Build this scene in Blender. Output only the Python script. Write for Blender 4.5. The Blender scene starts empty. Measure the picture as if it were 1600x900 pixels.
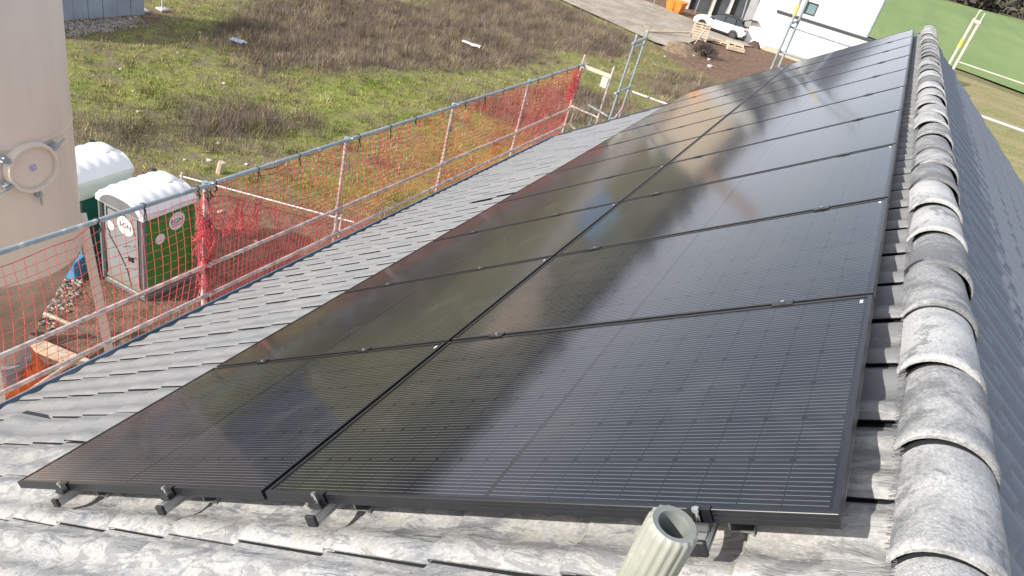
import bpy, math, random
from mathutils import Matrix, Vector, noise
random.seed(7)
rnd = random.random
uni = random.uniform
scene = bpy.context.scene
col = scene.collection

# ------------------------------------------------------------------ camera, sky, sun, exposure
CAM = Vector((2.5293, -1.2633, 2.9803))
RC = Matrix(((0.85411623, -0.42984410, 0.29277895), (0.46343988, 0.37355790, -0.80354090), (0.23602743, 0.82200276, 0.51826876)))
cam_data = bpy.data.cameras.new('camera'); cam = bpy.data.objects.new('camera', cam_data); col.objects.link(cam)
cam.matrix_world = Matrix.Translation(CAM) @ RC.to_4x4()
cam_data.sensor_width = 36.0; cam_data.lens = 1120.1 / 1600 * 36; cam_data.clip_start = 0.05; cam_data.clip_end = 6000
scene.camera = cam
SUN = Vector((-0.52, -0.71, 0.475)).normalized()
world = bpy.data.worlds.new('World'); scene.world = world; world.use_nodes = True
wn = world.node_tree; wn.nodes.clear()
wo = wn.nodes.new('ShaderNodeOutputWorld'); wb = wn.nodes.new('ShaderNodeBackground'); sk = wn.nodes.new('ShaderNodeTexSky')
sk.sky_type = 'NISHITA'; sk.sun_disc = False; sk.sun_elevation = math.asin(SUN.z); sk.sun_rotation = math.atan2(SUN.x, SUN.y)
sk.air_density = 1.0; sk.dust_density = 2.5; sk.ozone_density = 1.0
wb.inputs['Strength'].default_value = 0.115
# thin high cloud drawn over the clear sky
wtc = wn.nodes.new('ShaderNodeTexCoord'); wmp = wn.nodes.new('ShaderNodeMapping'); wmp.inputs['Scale'].default_value = (1, 1, 3.5)
wnz = wn.nodes.new('ShaderNodeTexNoise'); wnz.inputs['Scale'].default_value = 2.2; wnz.inputs['Detail'].default_value = 5
wmr = wn.nodes.new('ShaderNodeMapRange'); wmr.inputs['From Min'].default_value = .3; wmr.inputs['From Max'].default_value = .75; wmr.inputs['To Min'].default_value = .32; wmr.inputs['To Max'].default_value = .65
wmx = wn.nodes.new('ShaderNodeMixRGB'); wmx.inputs[2].default_value = (8.3, 8.6, 9.5, 1)
wn.links.new(wtc.outputs['Generated'], wmp.inputs[0]); wn.links.new(wmp.outputs[0], wnz.inputs['Vector']); wn.links.new(wnz.outputs[0], wmr.inputs[0]); wsx = wn.nodes.new('ShaderNodeSeparateXYZ'); wn.links.new(wtc.outputs['Generated'], wsx.inputs[0])
whz = wn.nodes.new('ShaderNodeMapRange'); whz.interpolation_type = 'SMOOTHSTEP'; whz.inputs['From Min'].default_value = .30; whz.inputs['From Max'].default_value = 0.0; whz.inputs['To Min'].default_value = 0; whz.inputs['To Max'].default_value = .85
wn.links.new(wsx.outputs[2], whz.inputs[0]); wmax = wn.nodes.new('ShaderNodeMath'); wmax.operation = 'MAXIMUM'; wn.links.new(wmr.outputs[0], wmax.inputs[0]); wn.links.new(whz.outputs[0], wmax.inputs[1])
wn.links.new(wmax.outputs[0], wmx.inputs[0]); wn.links.new(sk.outputs[0], wmx.inputs[1])
wn.links.new(wmx.outputs[0], wb.inputs[0]); wn.links.new(wb.outputs[0], wo.inputs[0])
sl = bpy.data.lights.new('sun', 'SUN'); sl.energy = 4.2; sl.angle = math.radians(0.7); sl.color = (1.0, 0.95, 0.87)
so = bpy.data.objects.new('sun', sl); col.objects.link(so); so.rotation_euler = SUN.to_track_quat('Z', 'Y').to_euler()
vs = scene.view_settings; vs.view_transform = 'Standard'; vs.look = 'None'; vs.exposure = 0.5; vs.gamma = 1.0
scene.render.engine = 'CYCLES'
scene.cycles.max_bounces = 5; scene.cycles.diffuse_bounces = 2; scene.cycles.glossy_bounces = 2; scene.cycles.transmission_bounces = 2; scene.cycles.transparent_max_bounces = 6; scene.cycles.caustics_reflective = False; scene.cycles.caustics_refractive = False

# ------------------------------------------------------------------ node helpers
class G:
    """small wrapper to write node graphs tersely"""
    def __init__(s, name):
        s.m = bpy.data.materials.new(name); s.m.use_nodes = True; s.t = s.m.node_tree; s.t.nodes.clear()
        s.out = s.t.nodes.new('ShaderNodeOutputMaterial')
    def n(s, typ, ins=None, **kw):
        d = s.t.nodes.new('ShaderNode' + typ)
        for k, v in kw.items(): setattr(d, k, v)
        for k, v in (ins or {}).items(): s.set(d.inputs[k], v)
        return d
    def set(s, inp, v):
        if isinstance(v, bpy.types.NodeSocket): s.t.links.new(v, inp)
        elif isinstance(v, bpy.types.Node): s.t.links.new(v.outputs[0], inp)
        else:
            if isinstance(v, tuple) and len(v) == 3 and len(getattr(inp, 'default_value', ())) == 4: v = (*v, 1)
            inp.default_value = v
    def math(s, op, a, b=0.0, clamp=False):
        d = s.n('Math', {0: a, 1: b}, operation=op); d.use_clamp = clamp; return d.outputs[0]
    def mix(s, f, a, b, blend='MIX'):
        d = s.n('MixRGB', {0: f, 1: a, 2: b}, blend_type=blend); return d.outputs[0]
    def noise(s, scale, vec=None, detail=4, rough=.55, dist=0.0, dim='3D'):
        d = s.n('TexNoise', {'Scale': scale, 'Detail': detail, 'Roughness': rough, 'Distortion': dist})
        if vec is not None: s.set(d.inputs['Vector'], vec)
        return d.outputs[0]
    def ramp(s, f, lo, hi, smooth=True):
        d = s.n('MapRange', {'Value': f, 'From Min': lo, 'From Max': hi}); d.interpolation_type = 'SMOOTHSTEP' if smooth else 'LINEAR'
        return d.outputs[0]
    def pos(s): return s.n('NewGeometry').outputs['Position']
    def obj(s): return s.n('TexCoord').outputs['Object']
    def mapv(s, v, sc=(1, 1, 1), rot=(0, 0, 0), loc=(0, 0, 0)):
        return s.n('Mapping', {'Vector': v, 'Scale': sc, 'Rotation': rot, 'Location': loc}).outputs[0]
    def sep(s, v): return s.n('SeparateXYZ', {0: v}).outputs
    def bump(s, h, strength=.3, dist=.01): return s.n('Bump', {'Height': h, 'Strength': strength, 'Distance': dist}).outputs[0]
    def bsdf(s, color, rough=.6, metal=0.0, normal=None, spec=.5, **ins):
        d = s.n('BsdfPrincipled', {'Base Color': color, 'Roughness': rough, 'Metallic': metal, 'Specular IOR Level': spec})
        if normal is not None: s.set(d.inputs['Normal'], normal)
        for k, v in ins.items(): s.set(d.inputs[k.replace('_', ' ')], v)
        s.t.links.new(d.outputs[0], s.out.inputs[0]); return s.m

def plain(name, c, rough=.6, metal=0.0, var=.18, scale=9.0, bump=.0, spec=.5):
    g = G(name); nz = g.noise(scale, g.obj(), 4, .6)
    dark = tuple(x * (1 - var) for x in c); light = tuple(min(1, x * (1 + var)) for x in c)
    cc = g.mix(g.ramp(nz, .3, .7), dark, light)
    nr = g.bump(g.noise(scale * 6, g.obj(), 3), bump, .005) if bump else None
    return g.bsdf(cc, g.math('ADD', rough - .06, g.math('MULTIPLY', nz, .12)), metal, nr, spec)

# ------------------------------------------------------------------ mesh helpers
class MB:
    def __init__(s): s.v = []; s.f = []; s.mi = []; s.cur = 0
    def add(s, vs_, fs):
        o = len(s.v); s.v += [tuple(p) for p in vs_]
        for f in fs: s.f.append(tuple(i + o for i in f)); s.mi.append(s.cur)
        return s
    def box(s, c, d, M=None):
        x, y, z = (k / 2 for k in d); c = Vector(c)
        ps = [Vector((a * x, b * y, e * z)) for a in (-1, 1) for b in (-1, 1) for e in (-1, 1)]
        ps = [(M @ q if M else q) + c for q in ps]
        return s.add(ps, [(0, 1, 3, 2), (4, 6, 7, 5), (0, 4, 5, 1), (2, 3, 7, 6), (0, 2, 6, 4), (1, 5, 7, 3)])
    def box2(s, a, b): return s.box([(i + j) / 2 for i, j in zip(a, b)], [abs(j - i) for i, j in zip(a, b)])
    def bbox(s, a, b, r=.01):
        """box with chamfered vertical and top edges"""
        x0, y0, z0 = (min(i, j) for i, j in zip(a, b)); x1, y1, z1 = (max(i, j) for i, j in zip(a, b))
        def ring(z, k): 
            return [(x0 + k + r, y0 + k, z), (x1 - k - r, y0 + k, z), (x1 - k, y0 + k + r, z), (x1 - k, y1 - k - r, z), (x1 - k - r, y1 - k, z), (x0 + k + r, y1 - k, z), (x0 + k, y1 - k - r, z), (x0 + k, y0 + k + r, z)]
        vv = ring(z0 + r, 0) + ring(z1 - r, 0) + ring(z1, r) + ring(z0, r)
        fs = []
        for lo, hi in ((0, 8), (8, 16), (24, 0)):
            for i in range(8): fs.append((lo + i, lo + (i + 1) % 8, hi + (i + 1) % 8, hi + i))
        fs.append(tuple(range(16, 24))); fs.append(tuple(reversed(range(24, 32))))
        return s.add(vv, fs)
    def frame(s, d):
        d = Vector(d).normalized(); a = Vector((0, 0, 1)) if abs(d.z) < .9 else Vector((1, 0, 0))
        x = d.cross(a).normalized(); return x, x.cross(d).normalized()
    def tube(s, p0, p1, r, n=10, r1=None, caps=True):
        p0, p1 = Vector(p0), Vector(p1); r1 = r if r1 is None else r1
        x, y = s.frame(p1 - p0); vv = []
        for p, rr in ((p0, r), (p1, r1)):
            for i in range(n):
                a = 2 * math.pi * i / n; vv.append(p + x * math.cos(a) * rr + y * math.sin(a) * rr)
        fs = [(i, (i + 1) % n, n + (i + 1) % n, n + i) for i in range(n)]
        if caps: fs += [tuple(reversed(range(n))), tuple(range(n, 2 * n))]
        return s.add(vv, fs)
    def path(s, pts, r, n=4):
        pts = [Vector(p) for p in pts]; vv = []; x = None
        for k, p in enumerate(pts):
            d = (pts[min(k + 1, len(pts) - 1)] - pts[max(k - 1, 0)])
            if d.length < 1e-6: d = Vector((0, 0, 1))
            x, y = s.frame(d)
            for i in range(n):
                a = 2 * math.pi * (i + .5) / n; vv.append(p + x * math.cos(a) * r + y * math.sin(a) * r)
        fs = [(k * n + i, k * n + (i + 1) % n, (k + 1) * n + (i + 1) % n, (k + 1) * n + i) for k in range(len(pts) - 1) for i in range(n)]
        return s.add(vv, fs)
    def lathe(s, prof, c=(0, 0, 0), n=32, a0=0, a1=2 * math.pi):
        full = abs(a1 - a0 - 2 * math.pi) < 1e-6; m = n if full else n + 1; vv = []
        for r, z in prof:
            for i in range(m):
                a = a0 + (a1 - a0) * i / n; vv.append((c[0] + r * math.cos(a), c[1] + r * math.sin(a), c[2] + z))
        fs = []
        for k in range(len(prof) - 1):
            for i in range(n): fs.append((k * m + i, k * m + (i + 1) % m, (k + 1) * m + (i + 1) % m, (k + 1) * m + i))
        return s.add(vv, fs)
    def prism(s, poly, z0, z1):
        n = len(poly); vv = [(x, y, z0) for x, y in poly] + [(x, y, z1) for x, y in poly]
        return s.add(vv, [tuple(reversed(range(n))), tuple(range(n, 2 * n))] + [(i, (i + 1) % n, n + (i + 1) % n, n + i) for i in range(n)])
    def grid(s, rows):
        m = len(rows[0]); vv = [p for r in rows for p in r]
        return s.add(vv, [(k * m + i, k * m + i + 1, (k + 1) * m + i + 1, (k + 1) * m + i) for k in range(len(rows) - 1) for i in range(m - 1)])
    def mesh(s, name, mats, smooth=None):
        me = bpy.data.meshes.new(name); me.from_pydata(s.v, [], s.f); me.update()
        for m in (mats if isinstance(mats, (list, tuple)) else [mats]): me.materials.append(m)
        me.polygons.foreach_set('material_index', s.mi)
        if smooth is not None:
            me.polygons.foreach_set('use_smooth', [True] * len(s.f)); me.set_sharp_from_angle(angle=math.radians(smooth))
        return me
    def build(s, name, mats, parent=None, smooth=None, M=None, **t): return put(name, s.mesh(name, mats, smooth), parent, M, **t)

def tag(o, label=None, cat=None, group=None, kind=None):
    if label: o['label'] = label
    if cat: o['category'] = cat
    if group: o['group'] = group
    if kind: o['kind'] = kind
    return o
def put(name, me, parent=None, M=None, **t):
    o = bpy.data.objects.new(name, me); col.objects.link(o)
    if parent is not None: o.parent = parent
    if M is not None: o.matrix_local = M
    return tag(o, **t)
def empty(name, loc=(0, 0, 0), M=None, **t):
    o = put(name, None, None, M, **t)
    if M is None: o.location = loc
    o.empty_display_size = .2; return o
def T(x, y, z): return Matrix.Translation((x, y, z))
def RZ(a): return Matrix.Rotation(a, 4, 'Z')

# ------------------------------------------------------------------ the roof frame (u up the slope, v along the ridge, n off the slope)
PITCH = 0.61907; CP, SP = math.cos(PITCH), math.sin(PITCH); PL = 1.7436; PW = 1.134; ROW = 1.154
MR = Matrix(((CP, 0, -SP, 0), (0, 1, 0, 0), (SP, 0, CP, 0), (0, 0, 0, 1)))
XR = 3.06                                   # ridge axis
GZ = -6.6                                   # ground level
def rf(u, v, n): return MR @ Vector((u, v, n))
MR2 = T(2 * XR, 0, 0) @ Matrix.Scale(-1, 4, (1, 0, 0)) # only for points
ROT = T(XR, 5.6, 0) @ RZ(math.pi) @ T(-XR, -5.6, 0)     # turns the left slope onto the right one

# ------------------------------------------------------------------ materials
def tile_material(clean=False):
    g = G('clean_edge_gap_shade' if clean else 'concrete_tile'); P = g.pos(); x, y, z = g.sep(P)
    fine = g.noise(60, P, 3, .6)
    if clean: return g.bsdf(g.mix(fine, (.022, .024, .028), (.04, .043, .048)), .8, 0, None, .2)  # dust-free joint concrete; its dark tone doubles as ridge gap shade
    rot = g.mapv(P, rot=(0, PITCH, 0))
    mid = g.noise(5.0, P, 4, .62, .8); smear = g.noise(8.0, g.mapv(rot, (.5, 1.6, 1)), 4, .6, 1.8)
    grit = g.n('TexVoronoi', {'Scale': 150.0, 'Vector': P}).outputs[0]
    # cutting dust lies thickest on the tiles at the near gable, thins out along the roof; the far slope stayed clean
    near = g.ramp(y, .95, -.02); side = g.ramp(x, XR + .10, XR + .02); left = g.ramp(x, .9, -.1)
    v = g.math('ADD', g.math('MULTIPLY', smear, .55), g.math('MULTIPLY', mid, .45))
    d = g.math('ADD', v, g.math('SUBTRACT', g.math('MULTIPLY', near, .20), .06))
    cov = g.math('MULTIPLY', g.ramp(d, .45, .66), side)
    rn = g.n('ObjectInfo').outputs['Random']
    base = g.mix(fine, (.105, .120, .148), (.165, .185, .218))
    grey = g.mix(smear, (.195, .196, .197), (.275, .272, .266))
    base = g.mix(g.math('MULTIPLY', side, g.math('ADD', g.math('MULTIPLY', rn, .30), g.math('MAXIMUM', g.math('MULTIPLY', left, .7), g.math('MULTIPLY', g.ramp(x, 2.55, 2.75), .6)))), base, grey)
    dust = g.mix(g.ramp(mid, .42, .62), (.40, .40, .395), (.39, .37, .335))
    dust = g.mix(g.ramp(fine, .35, .75), dust, (.54, .535, .52))
    dust = g.mix(g.math('MULTIPLY', grit, .5), dust, (.30, .295, .29))
    pw = g.math('ADD', g.math('MULTIPLY', near, .62), g.math('ADD', g.math('ADD', .24, g.math('MULTIPLY', g.ramp(x, 2.5, 2.8), .60)), g.math('MULTIPLY', left, -.10)))
    c = g.mix(g.math('MULTIPLY', cov, pw, True), base, dust)
    scuff = g.ramp(g.noise(8, g.mapv(P, (.7, 1.3, 1), loc=(9, 2, 4)), 6, .72, 1.0), .515, .555)
    c = g.mix(g.math('MULTIPLY', g.math('MULTIPLY', scuff, .72), near), c, (.19, .193, .20))
    h = g.math('ADD', g.math('MULTIPLY', fine, .5), g.math('MULTIPLY', cov, .8))
    return g.bsdf(c, g.math('ADD', .52, g.math('MULTIPLY', cov, .3)), 0, g.bump(h, .8, .005), .55)
def ridge_material():
    g = G('concrete_ridge_tile'); P = g.pos(); x, y, z = g.sep(P)
    rn = g.n('ObjectInfo').outputs['Random']
    mid = g.noise(4.5, P, 5, .6, 1.6); fine = g.noise(95, P, 4, .7)
    grit = g.n('TexVoronoi', {'Scale': 170.0, 'Vector': P}).outputs[0]
    top = g.ramp(x, XR + .13, XR + .05)
    v = g.math('ADD', g.math('MULTIPLY', mid, .8), g.math('ADD', g.math('MULTIPLY', fine, .30), g.math('MULTIPLY', rn, .42)))
    cov = g.math('MULTIPLY', g.ramp(v, .50, .88), g.math('ADD', g.math('MULTIPLY', top, .9), .1))
    base = g.mix(fine, (.12, .123, .13), (.20, .203, .21))
    dust = g.mix(g.math('MULTIPLY', grit, .8), (.63, .63, .615), (.36, .36, .36))
    c = g.mix(g.math('MULTIPLY', cov, .85), base, dust)
    scr = g.ramp(g.noise(22, g.mapv(P, (2.2, .7, 1), (0, 0, .6)), 4, .6, 2.5), .60, .78)
    c = g.mix(g.math('MULTIPLY', g.math('MULTIPLY', scr, top), .7), c, (.58, .58, .565))
    wear = g.ramp(g.noise(9, g.mapv(P, loc=(5, 1, 2)), 6, .7, 1.0), .54, .62)
    c = g.mix(g.math('MULTIPLY', wear, .70), c, (.15, .153, .16))
    crk = g.n('TexVoronoi', {'Scale': 60.0, 'Vector': g.mapv(P, (1, 1, 1))}, feature='DISTANCE_TO_EDGE').outputs[0]; c = g.mix(g.math('MULTIPLY', g.ramp(crk, .06, .0), g.math('MULTIPLY', g.ramp(mid, .45, .6), .45)), c, (.12, .12, .125))
    h = g.math('ADD', g.math('MULTIPLY', fine, .6), g.math('ADD', g.math('MULTIPLY', grit, .4), g.math('MULTIPLY', cov, .4)))
    return g.bsdf(c, .75, 0, g.bump(h, .5, .004), .3)
def cell_material():
    g = G('solar_cell'); x, y, z = g.sep(g.obj())
    # eleven thin tinned wires run along each cell
    s = g.math('FRACT', g.math('MULTIPLY', y, 11 / .180))
    w = g.math('ABSOLUTE', g.math('SUBTRACT', s, .5))
    wire = g.math('LESS_THAN', w, .065)
    s2 = g.math('FRACT', g.math('MULTIPLY', x, 1 / .0013)); fing = g.math('MULTIPLY', g.math('LESS_THAN', g.math('ABSOLUTE', g.math('SUBTRACT', s2, .5)), .1), .1)
    rn = g.n('ObjectInfo').outputs['Random']
    base = g.mix(rn, (.024, .0235, .031), (.033, .032, .041))
    base = g.mix(fing, base, (.10, .10, .11))
    c = g.mix(wire, base, (.90, .90, .90))
    return g.bsdf(c, .45, 0, None, .3)
def panel_glass():
    g = G('panel_glass'); P = g.pos()
    wav = g.noise(2.5, g.obj(), 2, .5)
    nr = g.bump(wav, .05, .004)
    fr = g.n('Fresnel', {'IOR': 1.5}); 
    gl = g.n('BsdfGlossy', {'Color': (.95, .96, 1), 'Roughness': .085, 'Normal': nr}); tr = g.n('BsdfTransparent', {'Color': (.93, .94, .94)})
    dirt = g.ramp(g.noise(3.5, g.obj(), 5, .65, .8), .45, .8); sc = g.ramp(g.noise(7, g.mapv(g.obj(), (.4, 9, 1), (0, 0, .5)), 3, .5, .5), .70, .76)
    df = g.n('BsdfDiffuse', {'Color': (.42, .40, .37)})
    m1 = g.n('MixShader', {0: fr.outputs[0], 1: tr.outputs[0], 2: gl.outputs[0]})
    m2 = g.n('MixShader', {0: g.math('ADD', g.math('ADD', .008, g.math('MULTIPLY', dirt, .045)), g.math('MULTIPLY', sc, .04)), 1: m1.outputs[0], 2: df.outputs[0]})
    g.t.links.new(m2.outputs[0], g.out.inputs[0]); return g.m
M = {}
M['tile'] = tile_material(); M['edge_gap_shade'] = tile_material(True); M['ridge'] = ridge_material(); M['cell'] = cell_material(); M['glass'] = panel_glass()
M['backsheet'] = plain('black_backsheet', (.004, .004, .005), .5)
M['black_alu'] = plain('black_anodised', (.012, .013, .016), .33, 0, .15, 30, 0, .6)
M['alu'] = plain('bare_aluminium', (.55, .56, .57), .42, .9, .15, 20)
M['steel'] = plain('bright_steel', (.72, .72, .70), .25, 1.0, .1, 20)
M['plastic_black'] = plain('black_plastic', (.015, .015, .017), .5, 0, .2, 20)
def galv():
    g = G('galvanised_tube'); P = g.obj(); a = g.noise(3.0, P, 5, .65); b = g.n('TexVoronoi', {'Scale': 45.0, 'Vector': P}).outputs[0]; sp = g.ramp(g.noise(11, P, 4, .6), .56, .66)
    c = g.mix(g.ramp(a, .3, .7), (.24, .29, .32), (.36, .41, .43)); c = g.mix(g.math('MULTIPLY', b, .25), c, (.45, .48, .5)); c = g.mix(g.math('MULTIPLY', sp, .8), c, (.66, .63, .58))
    return g.bsdf(c, .48, .35, g.bump(g.noise(30, P, 3), .25, .002))
def galv2():
    g = G('mortar_spattered_tube'); P = g.obj(); sp = g.ramp(g.noise(8, P, 5, .65), .42, .55); rs = g.ramp(g.noise(4, P, 4), .55, .7)
    c = g.mix(sp, (.36, .32, .32), (.62, .52, .49)); c = g.mix(g.math('MULTIPLY', rs, .7), c, (.50, .22, .18))
    return g.bsdf(c, .6, .15, g.bump(g.noise(40, P, 3), .3, .002))
M['galv'] = galv(); M['spatter'] = galv2()
M['zinc'] = plain('zinc_gutter', (.30, .37, .44), .42, .6, .15, 4)
M['render'] = plain('white_render', (.80, .80, .79), .85, 0, .03, 2, .1)
M['plinth'] = plain('tan_plinth', (.55, .46, .34), .9, 0, .1, 3)
M['anthracite'] = plain('anthracite_trim', (.06, .065, .075), .5)
M['net_red'] = plain('red_net_cord', (.60, .075, .095), .7, 0, .25, 8)
M['net_orange'] = plain('orange_red_net_cord', (.46, .050, .045), .7, 0, .3, 8)
M['tie'] = plain('black_tie', (.012, .012, .014), .5)
M['silo'] = plain('beige_silo_paint', (.60, .50, .42), .5, 0, .06, 1.2)
def silo_paint():
    g = G('beige_silo_paint_streaked'); P = g.obj(); a = g.noise(1.2, P, 4); st_ = g.ramp(g.noise(5, g.mapv(P, (1, 1, .10)), 5, .65), .45, .75); sp_ = g.ramp(g.noise(28, P, 3), .70, .76)
    c = g.mix(a, (.68, .59, .505), (.74, .65, .565)); c = g.mix(g.math('MULTIPLY', st_, .22), c, (.53, .45, .38)); c = g.mix(g.math('MULTIPLY', sp_, .35), c, (.40, .30, .24))
    return g.bsdf(c, .5, 0, g.bump(g.noise(3, P, 3), .12, .02))
M['silo'] = silo_paint()
M['silo_dirty'] = plain('dirty_beige_paint', (.48, .39, .31), .65, 0, .2, 2.5)
M['timber'] = plain('timber', (.55, .44, .32), .8, 0, .2, 8)
M['pallet'] = plain('pallet_wood', (.60, .47, .34), .85, 0, .2, 5)
M['white_plastic'] = plain('white_plastic', (.80, .81, .82), .45, 0, .03, 3)
M['grey_plastic'] = plain('grey_plastic', (.24, .25, .255), .5, 0, .07, 3)
M['dark_grey_plastic'] = plain('dark_grey_plastic', (.17, .175, .185), .5, 0, .1, 3)
M['green_plastic'] = plain('green_plastic', (.055, .22, .03), .45, 0, .1, 3)
def muddy(name, c):
    g = G(name); P = g.obj(); z_ = g.sep(P)[2]; nz = g.noise(4, P, 5, .65); mud = g.math('MULTIPLY', g.ramp(g.math('ADD', z_, g.math('MULTIPLY', nz, .5)), .85, .35), .6); run = g.ramp(g.noise(7, g.mapv(P, (1, 1, .12)), 4, .6), .5, .8)
    cc = g.mix(nz, tuple(k * .85 for k in c), tuple(k * 1.12 for k in c)); cc = g.mix(g.math('MULTIPLY', run, .25), cc, (.30, .29, .25)); cc = g.mix(mud, cc, (.22, .17, .12))
    return g.bsdf(cc, .5)
M['green_plastic'] = muddy('green_plastic_muddy', (.055, .22, .03)); M['grey_plastic'] = muddy('grey_plastic_muddy', (.25, .26, .265))
M['teal_plastic'] = plain('teal_plastic', (.02, .14, .15), .45, 0, .1, 3)
M['sticker'] = plain('white_sticker', (.82, .80, .80), .5, 0, .02)
M['ink'] = plain('black_ink', (.03, .03, .035), .6)
M['pink_ink'] = plain('pink_ink', (.6, .12, .25), .6)
M['concrete'] = plain('grey_concrete', (.33, .37, .41), .8, 0, .12, 1.2, .15)
M['concrete_light'] = plain('light_concrete', (.5, .49, .46), .85, 0, .12, 1.2, .1)
M['grey_wall'] = plain('grey_blockwork', (.30, .31, .32), .85, 0, .15, 1.0)
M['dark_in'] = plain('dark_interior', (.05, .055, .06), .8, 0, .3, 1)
M['orange'] = plain('orange_steel', (.75, .22, .03), .55, 0, .12, 3)
M['stone'] = plain('pale_stone', (.62, .59, .53), .9, 0, .15, 8)
M['car_white'] = plain('white_car_paint', (.82, .82, .83), .25, 0, .02)
M['car_black'] = plain('black_car_trim', (.02, .021, .023), .35)
M['car_glass'] = plain('car_glass', (.03, .04, .05), .08, 0, .1, 2, 0, .8)
M['tyre'] = plain('rubber', (.02, .02, .021), .8)
M['rim'] = plain('dark_rim', (.11, .11, .12), .35, .6)
M['red_lens'] = plain('red_lens', (.5, .02, .02), .25)
M['win'] = plain('window_glass', (.20, .30, .31), .12, 0, .15, 1, 0, .7)
M['yellow'] = plain('yellow_paint', (.72, .55, .12), .6, 0, .1, 5)
M['cream'] = plain('cream_paint', (.52, .50, .40), .6, 0, .1, 5)
M['blue'] = plain('blue_paint', (.10, .32, .55), .5, 0, .1, 5)
M['pale_blue'] = plain('pale_blue_paint', (.22, .34, .48), .5, 0, .1, 5)
M['cardboard'] = plain('cardboard', (.45, .30, .18), .85, 0, .1, 5)
M['brick'] = plain('ochre_render', (.52, .33, .18), .85, 0, .12, 2)
M['roof_red'] = plain('red_roof', (.28, .12, .08), .8, 0, .2, 2)
M['sand'] = plain('sand_heap', (.22, .155, .10), .95, 0, .35, 3, .6)
M['crane'] = plain('tan_crane_paint', (.52, .30, .16), .6, 0, .15, 2)
def tube_material():
    g = G('ribbed_grey_green_tube'); P = g.obj(); a = g.noise(9, P, 4); b = g.noise(70, P, 3); z_ = g.sep(P)[2]
    c = g.mix(g.ramp(a, .35, .65), (.27, .285, .25), (.36, .37, .335)); c = g.mix(g.math('MULTIPLY', g.ramp(z_, -.03, -.13), .45), c, (.25, .33, .18))
    c = g.mix(g.ramp(b, .6, .75), c, (.44, .45, .42))
    return g.bsdf(c, .55, .1, g.bump(b, .25, .001))
M['tube'] = tube_material()

# ------------------------------------------------------------------ GROUND
def in_poly(x, y, poly):
    c = False; n = len(poly); d = 1e9
    for i in range(n):
        x0, y0 = poly[i]; x1, y1 = poly[i - 1]
        if (y0 > y) != (y1 > y) and x < (x1 - x0) * (y - y0) / (y1 - y0) + x0: c = not c
        ex, ey = x1 - x0, y1 - y0; t = max(0, min(1, ((x - x0) * ex + (y - y0) * ey) / (ex * ex + ey * ey + 1e-9)))
        d = min(d, math.hypot(x - x0 - t * ex, y - y0 - t * ey))
    return d if c else -d
WEED = [[(-20.5, 19.3), (-17, 19.3), (-15.8, 23.4), (-14.3, 28.1), (-13.0, 33.0), (-14.6, 38.3), (-20.3, 38.5), (-24.5, 34.0), (-25.1, 29.5), (-23.2, 23.8)],
        [(-23.3, 40.5), (-20.8, 52.1), (-12.1, 49.0), (-10.8, 42.6), (-13.8, 37.5), (-17.7, 37.5)],
        [(-16.3, 11.1), (-15.2, 12.7), (-14.1, 11.9), (-14.8, 10.3)], [(-15.9, 14.0), (-14.7, 16.6), (-12.9, 17.1), (-12.1, 14.0), (-13.7, 13.1)],
        [(-11.5, 25), (-9.2, 33), (-6.5, 33), (-7.0, 24)], [(-8.0, 38), (-7.5, 43), (-3, 46), (-3, 36)]]
DIRT = [[(-13.6, 9.6), (-12.3, 10.9), (-10.3, 11.9), (-7.9, 13.2), (-5.5, 14.0), (0, 13), (4, -30), (-40, -30), (-14, 3)],
        [(-11.2, 48.4), (-11.2, 57.2), (-22, 62), (-30, 75), (15, 75), (6, 60), (-2, 46), (-6, 45)], [(-24.2, 14), (-24.2, 22), (-22.5, 19.0), (-22.5, 14.5)]]
LUSH = [[(-18.9, 12.4), (-17.8, 17.0), (-15.0, 16.0), (-15.4, 12.4)], [(-16.5, 18.4), (-13.2, 27.5), (-9.6, 21), (-12.5, 15.3)], [(-24, 20), (-23, 24), (-21, 24), (-20.5, 20.2)], [(-13.0, 27), (-9.5, 35), (-7, 30), (-9.6, 21)], [(-9.5, 13.5), (-6, 13.2), (-5.5, 22), (-9, 21)]]
def masks(x, y):
    nz = noise.noise((x * .35, y * .35, 1)) * 1.2 + noise.noise((x * 1.1, y * 1.1, 5)) * .7
    def m(polys, s, w): return max(max(0, min(1, (in_poly(x, y, p) + nz * w) / s + .5)) for p in polys)
    return m(WEED, 1.6, 1.0), m(DIRT, 1.8, .9), m(LUSH, 2.5, 1.2)
def axis(lo, hi, step, far):
    a = []; x = lo
    while x <= hi + 1e-6: a.append(x); x += step
    s = step
    while a[-1] < far: s *= 1.35; a.append(a[-1] + s)
    s = step; b = []
    x = lo
    while x > -far: s *= 1.35; x -= s; b.append(x)
    return list(reversed(b)) + a
gx, gy = axis(-30, 6, .6, 3500), axis(0, 66, .6, 3500)
def gh(x, y):
    if -34 < x < 20 and -5 < y < 110:
        f = min(1, max(0, (-4.5 - x) / 3)) if y < 16 else 1
        return GZ + f * (noise.noise((x * .25, y * .25, 3)) * .10 + noise.noise((x * .9, y * .9, 8)) * .05)
    return GZ
gb = MB(); gb.grid([[(x, y, gh(x, y)) for x in gx] for y in gy])
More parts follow.
